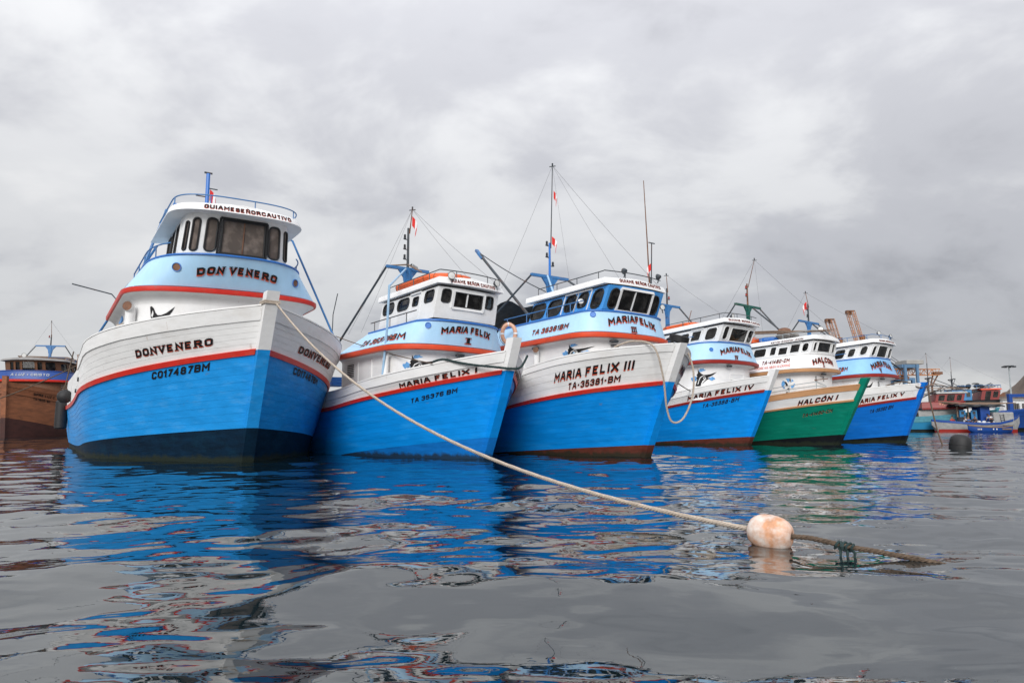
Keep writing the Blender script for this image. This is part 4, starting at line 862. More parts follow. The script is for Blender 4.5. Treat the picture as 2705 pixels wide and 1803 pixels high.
for k in range(2):
    pts = [loc((H.rk(zt)-.18+math.cos(x)*.0+(-.02 if math.cos(x) > 0 else .0), 0, 0)) for x in (0,)]
    a0 = H.rk(zt); zc = zt+.03+.035*k; m.tube([loc((a0-.19, -.13, zc)), loc((a0-.19, .13, zc)), loc((a0+.13, .13, zc+.01)), loc((a0+.13, -.13, zc+.01))], .02, 6, closed=True)
o = m.build('rope_hitch', ROPEW, None); o.location = r.location; o.rotation_euler = r.rotation_euler; tag(o, 'turns of cream rope hitched round the tallest white stem post', 'rope')

# ------------------------------------------------------------------ pale poles, booms and rails on the other boats
pipe(M1['root'], 'awning_post', [(1.55, 1.45, 3.72), (1.62, 1.45, 2.77), (1.82, 1.45, 1.6)], .026, STEELP); pipe(M1['root'], 'awning_post', [(1.55, 1.45, 3.7), (3.4, .1, 4.6)], .024, STEELP)
pipe(M1['root'], 'spar', [(4.85, -.2, 5.0), (3.5, 0, 4.74), (2.4, .2, 4.33)], .02, WOOD); pipe(M1['root'], 'whip_aerial', [(5.4, 1.2, 2.7), (5.5, 1.15, 3.6), (5.35, 1.1, 4.15)], .012, STEEL)
MB().lathe([(.05, 0), (.05, .2), (.035, .21)], loc((3.3, -.15, 4.62)), (.3, -.9, .25), 10).build('horn', RAILG, M1['root'])
pipe(M3['root'], 'brace_pole', [(3.2, .15, 4.6), (.88, 1.2, 2.25)], .026, STEELP); pipe(M3['root'], 'whip_aerial', [(.18, -.5, 3.95), (.22, -.5, 5.0), (.29, -.5, 6.47)], [.018, .014, .009], RUSTM); pipe(M3['root'], 'flagstaff', [(.12, -.5, 3.93), (.08, -.5, 4.9)], .013, STEEL)
m = MB().bar(loc((.08, -.6, 4.9)), loc((.08, -.4, 4.9)), .02); m.build('flagstaff_cross', STEEL, M3['root'], smooth=False)
bm_ = pipe(M3['root'], 'boom', [(3.43, .6, 3.52), (5.85, .6, 5.65)], .04, STEEL); m = MB().bar(loc((5.7, .6, 5.5)), loc((6.05, .6, 5.82)), .10, .07); m.build('boom_head', STEELB, bm_, smooth=False)
MB().tube(sag(loc((5.95, .6, 5.75)), loc((3.35, .1, 4.2)), .06, 10), .014, 5).build('boom_cable', STEEL, M3['root'])
pipe(M4['root'], 'awning_post', [(2.2, -.95, 4.0), (.9, -1.5, 2.35)], .022, STEELP); pipe(M4['root'], 'whip_aerial', [(1.9, .3, 4.05), (1.75, .25, 4.6)], .012, RUSTM)
pipe(M5['root'], 'boom', [(1.2, -.9, 3.6), (1.2, -3.6, 2.95)], .03, STEEL); pipe(M5['root'], 'boom', [(1.5, -1.0, 3.0), (1.3, -2.5, 2.3)], .03, STEELB)
H = HA['H']
for dz in (.13, .26):
    P = []
    for i in range(15):
        s = .75+3.4*i/14; p = H.P(s, 5); P.append(loc((p[0]+.05, p[1]-.06, p[2]+dz*(1 if 0 < i else .3))))
    MB().tube(P, .013, 6).build('bow_rail', RAILG, HA['root'])
for i in range(1, 15, 3):
    s = .75+3.4*i/14; p = H.P(s, 5); MB().tube([loc((p[0]+.05, p[1]-.06, p[2]-.05)), loc((p[0]+.05, p[1]-.06, p[2]+.26))], .013, 6).build('rail_post', RAILG, HA['root'])
pipe(HA['root'], 'spar', [(-.1, .5, 2.2), (2.2, 1.15, 2.02)], .015, RUSTM); pipe(HA['root'], 'awning_post', [(2.9, 1.0, 3.85), (2.4, 1.35, 2.25)], .022, STEELP)

def thing(m, name, mt, label, cat, boat=None, group=None, **k):
    o = m.build(name, mt, None, **k)
    if boat: o.location = boat['root'].location; o.rotation_euler = boat['root'].rotation_euler
    return tag(o, label, cat, group)
# rafts on the roofs
def raft(boat, a0, a1, b0, b1, z, th, label, tilt=0):
    root = empty('life_float', (0, 0, 0), 0, label, 'life raft', 'orange life floats on the roofs'); root.location = boat['root'].location; root.rotation_euler = boat['root'].rotation_euler
    P = []
    rr = min(abs(a1-a0), abs(b1-b0))*.42; ac, bc = (a0+a1)/2, (b0+b1)/2
    for sa, sb, w0 in ((1, 1, 0), (-1, 1, 90), (-1, -1, 180), (1, -1, 270)):
        for k in range(6):
            w_ = R(w0+18*k); a = ac+sa*(abs(a1-a0)/2-rr)+rr*math.cos(w_); b = bc+sb*(abs(b1-b0)/2-rr)+rr*math.sin(w_); P.append(loc((a, b, z+tilt*(a-a0))))
    MB().tube(P, th, 10, closed=True).build('float_ring', ORANGE, root)
    m = MB()
    for i in range(0, len(P), 2):
        c_ = P[i]; d = unit(P[(i+1) % len(P)]-P[i-1]); u = Vector((0, 0, 1)); v = d.cross(u); m.tube([c_+(u*math.cos(x*.785)+v*math.sin(x*.785))*th*1.03 for x in range(8)], .007, 4, closed=True)
    m.build('lashing', ROPED, root)
    m = MB()
    for f in (.25, .42, .58, .75): m.bar(loc((a0+(a1-a0)*f, b0, z)), loc((a0+(a1-a0)*f, b1, z)), .06, .03)
    m.build('grating', WOOD, root, smooth=False)
raft(M1, 1.0, 3.1, -.45, .6, 3.95, .09, 'long orange life float lashed on the all white wheelhouse roof')
raft(M4, 1.4, 2.7, 0, .72, 4.06, .07, 'weathered orange float lying on the roof left of the green mast', -.05)
# lifebuoy, tyre, tarpaulin, crates
root = empty('lifebuoy', (0, 0, 0), 0, 'faded orange ring lifebuoy hanging beside a white stem post', 'lifebuoy'); root.location = M3['root'].location; root.rotation_euler = M3['root'].rotation_euler
c_ = loc((3.05, 1.50, 2.94)); d1, d2 = unit((.75, .66, 0)), Vector((0, 0, 1))
MB().tube([c_+(d1*math.cos(x*.3142)*.17+d2*math.sin(x*.3142)*.235) for x in range(20)], .052, 10, closed=True).build('ring', LIFEB, root)
for k in (0, 5, 10, 15): MB().tube([c_+(d1*math.cos(k*.3142+e)*.17+d2*math.sin(k*.3142+e)*.235) for e in (-.09, .09)], .055, 10).build('strap', WHITE, root)
MB().tube([c_+(d1*math.cos(x*.3142)*.225+d2*math.sin(x*.3142)*.295+Vector((0, -.03, 0))) for x in range(20)], .008, 4, closed=True).build('grab_line', ROPED, root)
root = empty('tyre', (0, 0, 0), 0, 'black car tyre draped over the tip of a white bow', 'tyre'); root.location = M3['root'].location; root.rotation_euler = M3['root'].rotation_euler
tc_ = loc((-1.05, -.06, 2.50)); ax = unit((.25, .12, 1))
MB().lathe([(.105, -.055), (.12, -.075), (.18, -.08), (.205, -.06), (.208, 0), (.205, .06), (.18, .08), (.12, .075), (.105, .055), (.13, .04), (.16, 0), (.13, -.04), (.105, -.055)], tc_, ax, 28).build('carcass', RUBBER, root)
m = MB()
for k in range(5): m.lathe([(.2075, -.05+.025*k-.004), (.214, -.05+.025*k-.004), (.214, -.05+.025*k+.006), (.2075, -.05+.025*k+.006)], tc_, ax, 28)
m.build('tread', RUBBER, root)
m = MB(); rows = []
for j in range(9):
    row = []
    for i in range(13):
        x, y = i/12, j/8; row.append(loc((4.25+1.5*y+.1*math.sin(x*7)*y, .75-1.5*x+.1*math.sin(y*6+x*3), 4.02-.95*y**1.3-.22*math.sin(math.pi*x)*(.4+y)+.04*math.sin(x*11+y*5))))
    rows.append(row)
m.grid(rows); thing(m, 'tarpaulin', TARP, 'sagging black shade net tarpaulin behind the mid blue wheelhouse', 'tarpaulin', M3)
def crate(boat, c, d, mt, label, name='crate'):
    root = empty(name, (0, 0, 0), 0, label, 'crate'); root.location = boat['root'].location; root.rotation_euler = boat['root'].rotation_euler
    x, y, z = loc(c); sx_, sy_, sz_ = d; MB().box((x, y, z-sz_/2+.015), (sx_, sy_, .03)).build('base', mt, root, smooth=False)
    for k in range(3):
        zz_ = z-sz_/2+sz_*(k+.5)/3; h_ = sz_/3*.78
        for (px, py, lx, ly) in ((0, sy_/2, sx_, .02), (0, -sy_/2, sx_, .02), (sx_/2, 0, .02, sy_-.025), (-sx_/2, 0, .02, sy_-.025)): MB().box((x+px, y+py, zz_), (lx, ly, h_)).build('slat', mt, root, smooth=False)
crate(M1, (5.3, 1.1, 1.80), (.45, .35, .24), TRIMB, 'blue slatted crate on deck between the two leftmost moored boats')
crate(HA, (2.75, .35, 3.74), (.5, .4, .18), ORANGE, 'orange crate on the roof of the green hulled boat')
crate(HA, (2.1, .25, 3.73), (.55, .4, .14), TRIMB, 'blue crate on the roof of the green hulled boat')
root = empty('pole_bundle', (0, 0, 0), 0, 'bundle of weathered wooden poles across the green boat roof', 'poles'); root.location = HA['root'].location; root.rotation_euler = HA['root'].rotation_euler
for k in range(7): MB().tube([loc((3.6+.2*math.sin(k*3), .35+.05*k, 4.06+.03*(k % 3))), loc((1.8, .3+.03*k, 3.93+.035*(k % 3))), loc((-.1+.15*math.sin(k*5), .2+.06*k, 3.80+.03*((k+1) % 3)))], [.018, .02, .014], 6).build('pole', WOOD, root)
m = MB().lathe([(.0, .22), (.1, .215), (.2, .17), (.255, .08), (.26, 0), (.24, -.03)], loc((1.75, -.2, 3.95)), (0, 0, 1), 16); thing(m, 'basket', RUSTM, 'upturned round brown basket on the green boat roof', 'basket', HA)
m = MB()
for i in range(3): m.lathe([(.001, .1), (.1, .09), (.16, .03), (.15, -.04), (.05, -.06)], loc((1.25+.25*i, .05*i, 3.80)), (.1*i, .2, 1), 9)
thing(m, 'sack', mat('grey sackcloth', (.20, .19, .18), .9, .2, 8), 'grey sacks piled by the brown basket on the roof', 'sacks', HA)

# flags
W_ = lambda b, a, bb, z: at(b['pose'], a, bb, z)
flag('red and white flag on the short blue mast of the tallest boat', W_(DV, 5.3, -.06, 6.98), (.8, -.3, 0), .34, .62, 1)
flag('red flag high on the mast above the orange life float', W_(M1, 3.36, -.03, 5.98), (.8, -.2, 0), .22, .5, 2)
flag('torn brownish flag near the top of the tallest mast', W_(M3, 3.13, -.02, 6.95), (.6, -.3, 0), .15, .42, 3, True)
flag('red and white flag halfway up the tallest mast', W_(M3, 3.22, -.02, 5.70), (.7, -.2, 0), .22, .42, 4)
flag('small red flag at the foot of the aerial on the mid blue wheelhouse', W_(M3, .1, -.48, 4.42), (-.7, .2, 0), .16, .32, 5)
flag('small red and white flag on the mast left of the crane booms', W_(M5, 3.30, .02, 5.72), (-.7, .1, 0), .26, .55, 6)

# ------------------------------------------------------------------ ropes and floats
def rope(name, path, rad, pitch, mt, label, cat='rope', plain=False):
    m = MB().tube(path, rad, 6) if plain else rope_mesh(path, rad, pitch)
    return tag(m.build(name, mt, None), label, cat)
bow = W_(DV, DV['H'].rk(2.9)-.17, -.08, 2.90); buoy = Vector((1.60, 4.34, .07)); ax = unit((.80, -.58, -.10))
rope('mooring_rope', sag(bow, buoy-ax*.10, .62, 60)[:], .0175, .085, ROPEW, 'long cream mooring rope from the largest boat to the pale float')
end = Vector((2.32, 3.80, -.012)); p2 = [buoy+ax*.10, Vector((1.79, 4.20, .062)), Vector((1.94, 4.07, .038)), Vector((2.12, 3.94, .018)), end, Vector((2.6, 3.58, -.1))]
rope('mooring_rope', catmull(p2, 6), .0155, .075, ROPED, 'wet brown rope running from the pale float down into the water')
root = empty('float', tuple(buoy), 0, 'sun bleached pinkish white float threaded on the mooring rope', 'buoy')
d, u = ax, unit(ax.cross(Vector((0, 0, 1)))); v = u.cross(d); rows = []
prof = [(a_*.86, b_*.86) for a_, b_ in [(.030, -.125), (.033, -.148), (.052, -.152), (.078, -.140), (.100, -.116), (.118, -.080), (.127, -.04), (.130, 0), (.127, .04), (.118, .080), (.100, .116), (.078, .140), (.052, .152), (.033, .148), (.030, .125)]]
for rr_, h_ in prof: rows.append([d*h_+(u*math.cos(6.2832*k/32)+v*math.sin(6.2832*k/32))*rr_*(1+.012*math.cos(6.2832*k/32*8)) for k in range(32)])
MB().grid(rows, True).build('shell', BUOYM, root)
MB().lathe([(.109, -.006), (.112, -.004), (.112, .004), (.109, .006)], (0, 0, 0), d, 32).build('seam', BUOYM, root)
for s_ in (-1, 1): MB().lathe([(.0245, s_*.097), (.001, s_*.085)], (0, 0, 0), d, 14).build('rope_hole', HOLE, root)
kc = Vector((1.93, 4.08, .036)); kd = unit(p2[3]-p2[1]); ku = unit(kd.cross(Vector((0, 0, 1)))); kv = ku.cross(kd); m = MB()
for k in range(6):
    ph = k*1.3; off_ = (k-2.5)*.016; m.tube([kc+kd*(off_+.012*math.sin(x*.6+ph))+(ku*math.cos(x*.5236)+kv*math.sin(x*.5236))*(.0215+.003*math.sin(x+ph)) for x in range(12)], .0075, 5, closed=True)
for k in range(3): m.tube([kc+kd*(.03*(k-1)), kc+kd*(.03*(k-1))+Vector((.01*k, -.02, -.03)), kc+kd*(.035*(k-1))+Vector((.0, -.03, -.09))], [.011, .009, .004], 5)
tag(m.build('lashing_knot', ROPEG, None), 'dark green twine lashing knotted round the wet rope', 'knot')
root = empty('mooring_buoy', (12.95, 19.95, 0), .3, 'black drum shaped mooring buoy floating right of the boats', 'buoy')
MB().lathe([(.001, -.25), (.24, -.24), (.275, -.18), (.28, .02), (.275, .16), (.25, .25), (.19, .315), (.10, .345), (.001, .352)], (0, 0, .05), (.16, -.05, 1), 26).build('drum', RUBBER, root)
MB().lathe([(.279, -.01), (.286, -.006), (.286, .006), (.279, .01)], (0, 0, .09), (.16, -.05, 1), 26).build('band', RUBBER, root)
e_ = W_(M5, M5['H'].rk(2.1)-.14, -.05, 2.05); rope('anchor_rope', sag(e_, (14.56, 23.33, -.03), .25, 16), .026, .12, ROPED, 'dark sagging rope from the rightmost boat bow into the water')
e0 = M5['H'].P(.9, 5); rope('bow_line', catmull([W_(M5, e0[0], e0[1]-.1, e0[2]+.05), W_(M5, -.4, .4, 2.22), W_(M5, -.8, .2, 2.0), e_], 6), .022, .12, ROPED, 'dark line over the rail at the rightmost boat bow')
a_, b_ = W_(DV, 9.8, 2.47, 2.42), Vector((-27.5, 31.5, 1.0)); rope('slack_line', sag(a_, b_, .35, 16), .02, .1, ROPED, 'dark line from the largest boat passing before the brown hull', plain=True)
rope('thin_line', sag(W_(DV, 2.6, -2.54, 2.95), W_(M1, .1, 1.18, 1.92), .06, 12), .010, .05, ROPED, 'thin line between the two leftmost moored boats', plain=True)
rope('slack_rope', catmull([W_(M3, -.1, .9, 2.36), W_(M3, -.55, .80, 2.45), W_(M3, -1.0, .66, 2.30), W_(M3, -1.05, .46, 1.7), W_(M3, -.95, .26, 1.05), W_(M3, -.95, .10, .76), W_(M3, -1.0, -.18, .84), W_(M3, -1.02, -.46, 1.3), W_(M3, -.95, -.60, 1.85), W_(M3, -.75, -.66, 2.3), W_(M3, -.45, -.8, 2.42)], 8), .021, .09, ROPEW, 'slack cream rope hanging in a loop from a white bow')
Hm = M1['H']; g1 = [Hm.P(s, 5) for s in (1.1, .9, .65, .4, .15)]
rope('bow_rope', catmull([W_(M1, g1[0][0], g1[0][1]+.02, g1[0][2]+.06), W_(M1, g1[1][0], g1[1][1]+.05, g1[1][2]+.06), W_(M1, g1[2][0], g1[2][1]+.07, g1[2][2]-.06), W_(M1, g1[3][0], g1[3][1]+.09, g1[3][2]-.17), W_(M1, g1[4][0]-.05, g1[4][1]+.1, g1[4][2]-.27), W_(M1, Hm.rk(1.8)-.2, 0, 1.80), W_(M1, Hm.rk(1.9)-.1, -.25, 1.86), W_(M1, Hm.rk(2.1)+.1, -.5, 2.1)], 7), .024, .1, ROPEG, 'dark green rope draped round a white stem post')
for (p, q_, l) in ((W_(M3, 1.0, -1.75, 2.05), W_(M4, 1.0, 1.4, 1.75), 'upper of two thin lines'), (W_(M3, .9, -1.8, 1.85), W_(M4, 1.7, 1.5, 1.65), 'lower of two thin lines')):
    rope('breast_line', sag(p, q_, .05, 8), .016, .08, ROPED, l+' stretched across to the boat with maroon waterline', plain=True)
# fenders on the far side of the nearest boat
def fender(name, boat, p, prof, label, ln):
    root = empty(name, (0, 0, 0), 0, label, 'fender'); root.location = boat['root'].location; root.rotation_euler = boat['root'].rotation_euler; c_ = loc(p)
    MB().lathe(prof, c_, (0, 0, 1), 18).build('body', RUBBER, root); top = max(h for _, h in prof); MB().tube([c_+Vector((0, .05, top-.03)), c_+Vector((0, 0, top+.14)), c_+Vector((0, -.05, top-.03))], .018, 5).build('becket', ROPED, root)
    MB().tube([c_+Vector((0, 0, top+.14)), c_+Vector((0, .12, top+ln))], .016, 5).build('lanyard', ROPED, root)
fender('ball_fender', DV, (7.35, 2.80, 1.42), [(.001, -.17), (.09, -.16), (.165, -.08), (.18, 0), (.165, .08), (.1, .15), (.03, .18), (.001, .18)], 'round black fender hanging near the stern of the largest boat', 1.0)
fender('cylinder_fender', DV, (9.7, 2.78, .98), [(.001, -.42), (.12, -.41), (.155, -.38), (.16, 0), (.155, .36), (.12, .40), (.05, .43), (.001, .43)], 'long black cylindrical fender at the stern of the largest boat', .9)

# ------------------------------------------------------------------ brown boat at the left
qb = dict(X=-25.15, Y=34.1, t=.20, rake=.10, r2=.0, zt0=2.72, zt1=-1.9, zt2=.4, zr0=2.26, zr1=-2.0, zr2=.4, zc=.20, zb0=.98, zb1=-2.2, Bt=2.2, Lt=5.2, Br=2.25, Lr=5.6, Bw=1.9, Lw=5., p=2.2, Lb=4.8, Bb=2.0)
BR_ = build_boat('BR', (qb, -.02, 0, 1.5, dict(L=(1.5, 1.95, 1.3, 3.0), T=(1.65, 1.75, 1.2, 3.45), E=(1.6, 1.6, .75, 4.02), wb=(1.95, 1.45, .8, 3.42), wt=(1.80, 1.42, .7, 4.0), ft=(1.7, 1.5, .75, 4.13))), 'fishing_boat', 'brown timber fishing boat with royal blue band at the far left',
  dict(hull=BROWNH, boot=mat('dark red brown antifouling', (.055, .016, .012), .6, .3, 2, PL), bulwark=BROWNH, cap=BROWNH, rub=BROWNH, planks=3, rubh=.09, head=.32, stemmat=BROWNH, headmat=BROWNH, house=BROWNC, wall=BROWNC, band=ROYAL, rim=ROYAL, ledge=RED, roofmat=mat('weathered grey roof', (.24, .23, .22), .7, .25, 2), gasket=BROWNC, bandend=4.4, wallend=3.4, roofend=3.6,
   windows=[(.55, .72, .15, .9, .06), (.30, .48, .15, .9, .06), (-.2, .22, .1, .92, .02), (-.42, -.27, .15, .9, .05), (-.78, -.5, .15, .92, .1), (-1.3, -.9, .15, .85, .08), (-1.9, -1.5, .15, .85, .08), (-2.5, -2.1, .15, .85, .08)],
   texts=[('band', 'A LUZ + CRISTO', (.18, -.34, .38, .66), dict(ink=FADED, shadow=None, t=.2)), ('hull', 'SPRE LUZ C', (.95, 1.9, 3.2, 3.2, .45, -1), dict(t=.22, shadow=None)), ('hull', 'TA-18135-BM', (.95, 1.7, 2.86, 2.86, .09, -1), dict(t=.22, shadow=None))],
   floods=[((2.2, .4, 4.3), (.9, .1, 0), .12)], ports=[], louvres=[(-.62, -.8, .7, .95, 3)], rails=[('roof', (-3.2, -.6), 1, .1, -.1, STEELB, .015, .9, 12)],
   mast=dict(a=4.2, z0=4.1, zp=5.0, top=6.4, lean=(0, -.05), mid=.45, arm=.75, lanterns=[(.8, -1, 1)], legs=[(1, 4.2, 1.5, 4.0), (-1, 4.4, -1.6, 3.6)], wires=[(5.5, -2.0, 3.2), (2.4, .6, 3.95)]), group=None))
m = MB()
for k in range(4): m.tube([BR_['root'].location*0+loc((3.0, .9+.05*k, 4.22+.03*k)), loc((4.2, -.9, 4.26+.04*k)), loc((5.2, -1.9, 3.9+.03*k))], .03, 6)
for k in range(5): m.lathe([(.001, .12), (.12, .1), (.15, 0), (.1, -.1)], loc((4.0+.25*k, -1.0-.18*k, 4.24-.06*k)), (.2, .1, 1), 8)
thing(m, 'stowed_gear', WOOD, 'poles and rolled gear stowed on the brown boat roof', 'gear', BR_)

# ------------------------------------------------------------------ boats across the harbour at the right
def far(nm, q, g, label, c): return build_boat(nm, (q, -.02, 0, g['L'][0], g), 'fishing_boat', label, dict(dict(detail=1, planks=0, group=None), **c))
qt = dict(X=38.05, Y=55.0, t=1.28, rake=.4, r2=0, zt0=1.75, zt1=-1.2, zt2=.3, zr0=1.35, zr1=-1.2, zr2=.3, zc=.15, zb0=.3, zb1=-.2, Bt=1.6, Lt=3.4, Br=1.6, Lr=3.8, Bw=1.4, Lw=5., p=2.4, Lb=4.7, Bb=1.5)
TQ = far('TQ', qt, dict(L=(1.5, 1.3, .8, 1.95), T=(1.55, 1.15, .7, 2.42), E=(1.4, 1.05, .12, 3.08), wb=(1.75, .95, .1, 2.4), wt=(1.6, .93, .1, 3.04), ft=(1.45, 1.0, .12, 3.2)), 'turquoise hulled fishing boat with red wheelhouse beyond the white launch',
  dict(hull=TURQ, boot=BLACKH, rub=TURQD, cap=TURQD, bulwark=TURQD, band=REDW, rim=REDW, ledge=REDW, white=mat('dull white cabin paint', (.32, .32, .31), .6, .2, 2), wall=REDW, bandend=3.6, wallend=3.0, roofend=3.2, windows=[(-.4, .4, .2, .85, .03), (.55, .85, .2, .85, .05), (1.2, 1.5, .2, .85, .05), (1.7, 2.2, .15, .9, .05), (2.4, 2.8, .2, .85, .05)],  # cabin white toned down to a mid grey
   texts=[('band', 'TA-2', (2.4, 1.6, .45, .75), dict(ink=TAN, shadow=None, t=.2))], rails=[], louvres=[], mast=dict(a=4.0, z0=3.2, zp=4.35, top=6.4, lean=(0, .1), mid=.6, arm=.8, lanterns=[(.5, 1, 1)], mat=STEEL, legs=[(1, 5.5, 1.0, 2.6), (-1, 2.2, -.9, 3.2), (.8, 1.6, .9, 3.2)], wires=[(0, 0, 2.0), (8, .5, 1.8)])))
qr = dict(X=45.1, Y=60.5, t=1.30, rake=.4, r2=0, zt0=2.0, zt1=-1.2, zt2=.3, zr0=1.5, zr1=-1.2, zr2=.3, zc=.15, zb0=.3, zb1=-.2, Bt=1.7, Lt=3.4, Br=1.7, Lr=3.8, Bw=1.4, Lw=5., p=2.4, Lb=4.7, Bb=1.5)
RB = far('RB', qr, dict(L=(2.0, 1.45, .8, 2.25), T=(1.9, 1.35, .7, 2.72), E=(1.8, 1.2, .12, 3.62), wb=(2.1, 1.1, .1, 2.7), wt=(1.9, 1.08, .1, 3.58), ft=(1.85, 1.15, .12, 3.72)), 'fishing boat with red and blue cabin behind the white launch',
  dict(hull=ROYAL, boot=BLACKH, rub=ROYAL, cap=ROYAL, bulwark=ROYAL, band=BLACKH, rim=BLACKH, ledge=BLACKH, wall=REDW, roofmat=RED2, bandend=4.2, wallend=2.4, roofend=2.6, windows=[(-.5, .5, .25, .85, .03), (1.15, 1.5, .3, .85, .05), (1.7, 2.1, .05, .9, .05)],
   rails=[('roof', (-.5, 4.4), 1, .3, 0, STEELB, .02, .8, 16)], mast=dict(a=5.4, z0=3.4, zp=4.6, top=6.6, mid=.35, arm=.9, mat=STEEL, legs=[(1, 6.2, 1.2, 2.6), (-1, 4.0, -1.0, 3.6)], wires=[(.5, 0, 3.8), (9, .5, 2.2)])))
m = MB().box(tuple(loc((5.0, 0, 3.0))), (1.6, 2.1, 1.3), bev=.05); ca = m.build('aft_cabin', SKYB, RB['root'], smooth=False)
for k in range(3):
    for sd in (1, -1): MB().box(tuple(loc((4.5+.48*k, 1.06*sd, 3.2))), (.3, .03, .4)).build('window', INNER, ca, smooth=False)
rg = random.Random(21)
def heap(name, boat, pts, mt, label, cat, r0=.2):
    m = MB()
    for (a, b, z) in pts:
        for k in range(4): m.lathe([(.001, r0*.8), (r0*.6, r0*.66), (r0, r0*.1), (r0*.7, -r0*.5)], loc((a+rg.uniform(-.25, .25), b+rg.uniform(-.2, .2), z+rg.uniform(0, .12))), (rg.uniform(-.4, .4), rg.uniform(-.4, .4), 1), 8)
    thing(m, name, mt, label, cat, boat)
heap('net_pile', TQ, [(6.2, .8, 1.35), (6.8, .6, 1.45), (7.4, .9, 1.3), (8.0, .5, 1.4), (5.6, .9, 1.3)], TARP, 'dark nets heaped on the turquoise boat deck', 'nets', .3)
heap('float_pile', TQ, [(7.0, 1.15, 1.6), (7.5, 1.1, 1.55), (6.4, 1.15, 1.5)], ORANGE, 'orange floats piled on the turquoise boat deck', 'floats', .13)
heap('net_pile', RB, [(3.6, .9, 3.9), (4.4, .8, 3.85), (5.0, .6, 3.8)], TARP, 'dark nets rolled on the red and blue cabin roof', 'nets', .22)
for k in range(7): MB().tube([loc((9.5-.5*k, 1.0-.2*k, 1.6+.25*(k % 3))), loc((4.5-.3*k, .9-.25*k, 3.3+.2*(k % 4))), loc((1.2+.1*k, .6-.2*k, 3.35+.12*(k % 3)))], .035, 5).build('stowed_pole', WOOD if k % 2 else STEEL, TQ['root'])
for x_, z_ in ((3.2, 3.4), (5.0, 3.2), (6.6, 2.6)): MB().tube([loc((x_, .7, 1.4)), loc((x_+.1, .6, z_))], .04, 5).build('derrick_post', STEEL, TQ['root'])
for k in range(4): MB().tube([loc((7.5-.6*k, .9, 2.2+.2*k)), loc((2.2, .6-.3*k, 3.95+.1*k))], .04, 5).build('stowed_pole', STEEL, RB['root'])
def loft(name, mt, root, st, prof, mi=None, smooth=True):
    # st: (x, half beam, sheer z, keel z)
    m = MB(); rows = []
    for x, b, zs, zk in st: rows.append([Vector((x, -b*f, zk+(zs-zk)*h)) for f, h in prof]+[Vector((x, b*f, zk+(zs-zk)*h)) for f, h in prof[::-1]])
    m.grid(rows); m.add(rows[0], [tuple(range(len(rows[0])))]); m.add(rows[-1], [tuple(range(len(rows[0])))[::-1]]); return m.build(name, mt, root, smooth=smooth)
LA = empty('launch', (36.1, 53.6, 0), R(-4), 'open white launch with blue sheer and red bottom carrying people', 'launch')
st = [(-3.25, .04, 1.0, .55), (-2.9, .35, .95, .1), (-2.3, .75, .88, -.2), (-1.2, 1.05, .78, -.25), (0, 1.15, .72, -.25), (1.2, 1.08, .76, -.25), (2.3, .75, .98, -.15), (2.9, .4, 1.2, .15), (3.3, .05, 1.42, .7)]
lw = [(x, b*.93, .16+.0*x, zk) for x, b, zs, zk in st if zk < .16]
loft('hull', mat('dull white launch paint', (.30, .30, .295), .6, .2, 3), LA, [(x, b, zs-.16, max(zk, .0)) for x, b, zs, zk in st], [(1, 1), (.97, .7), (.9, .35), (.75, 0)]); loft('sheer_strake', ROYAL, LA, [(x, b+.03, zs, zs-.17) for x, b, zs, zk in st], [(1, 1), (1, 0), (.85, 0)])  # launch white toned down to a mid grey
loft('bottom_paint', DRED, LA, [(x, b*.86, .22, -.3) for x, b, zs, zk in st if zk < .2], [(1.06, 1), (.95, .5), (.3, 0)])
MB().box((1.75, 0, 1.05), (1.5, 1.4, .95), bev=.04).build('cabin', MATS['dull white launch paint'], LA, smooth=False)
m = MB(); [m.bar((1.55+.26*k, -.73, .62), (1.45+.26*k, -.73, 1.38), .03) for k in range(2)]; [m.bar((1.53, -.74, .75+.18*k), (1.79, -.74, .75+.18*k), .025) for k in range(4)]; m.build('ladder', STEEL, LA, smooth=False)
for x in (-1.0, -.15): 
    d_ = MB().box((x, -.2, 1.2), (.45, .06, 1.0)).build('door', SKYB, LA, smooth=False); MB().box((x, -.24, 1.48), (.2, .02, .2)).build('window', INNER, d_, smooth=False)
for x in (-1.35, -.55, .35, 1.0): MB().bar((x, -.15, .6), (x, -.15, 2.0), .08).build('awning_post', WOOD, LA, smooth=False)
m = MB(); rows = [[Vector((-1.6+.28*i, y, 2.05+.06*math.sin(i*1.7+y*3)+.10*(1-y*y))) for y in (-.95, -.5, 0, .5, .95)] for i in range(13)]; m.grid(rows); m.grid([[p+Vector((0, 0, -.08)) for p in r_] for r_ in rows]); m.grid([[r_[0], r_[0]+Vector((0, 0, -.08))] for r_ in rows]); m.build('awning', TARP, LA)
for k in range(4): MB().tube([(-2.9+.2*k, -.5+.12*k, 2.35-.06*k), (.2, -.6+.2*k, 2.1+.06*k), (2.9, -.4+.15*k, 2.25)], .035, 5).build('stowed_pole', WOOD, LA)
MB().box((.55, .1, 1.3), (.7, 1.1, 1.3)).build('engine_house', ROYAL, LA, smooth=False)
SK = empty('skiff', (35.75, 51.6, 0), R(3), 'small navy blue skiff alongside the white launch', 'skiff')
st = [(-1.6, .05, .55, .2), (-1.2, .38, .48, -.1), (-.4, .58, .42, -.14), (.6, .6, .42, -.14), (1.5, .5, .52, -.08)]
loft('hull', ROYAL, SK, st, [(1, 1), (.95, .6), (.8, .25), (.4, 0)]); loft('gunwale', WOOD, SK, [(x, b+.03, zs+.03, zs-.05) for x, b, zs, zk in st], [(1, 1), (1, 0), (.85, 0)])
for x in (-.6, .5): MB().box((x, 0, .33), (.22, .95, .04)).build('thwart', WOOD, SK, smooth=False)
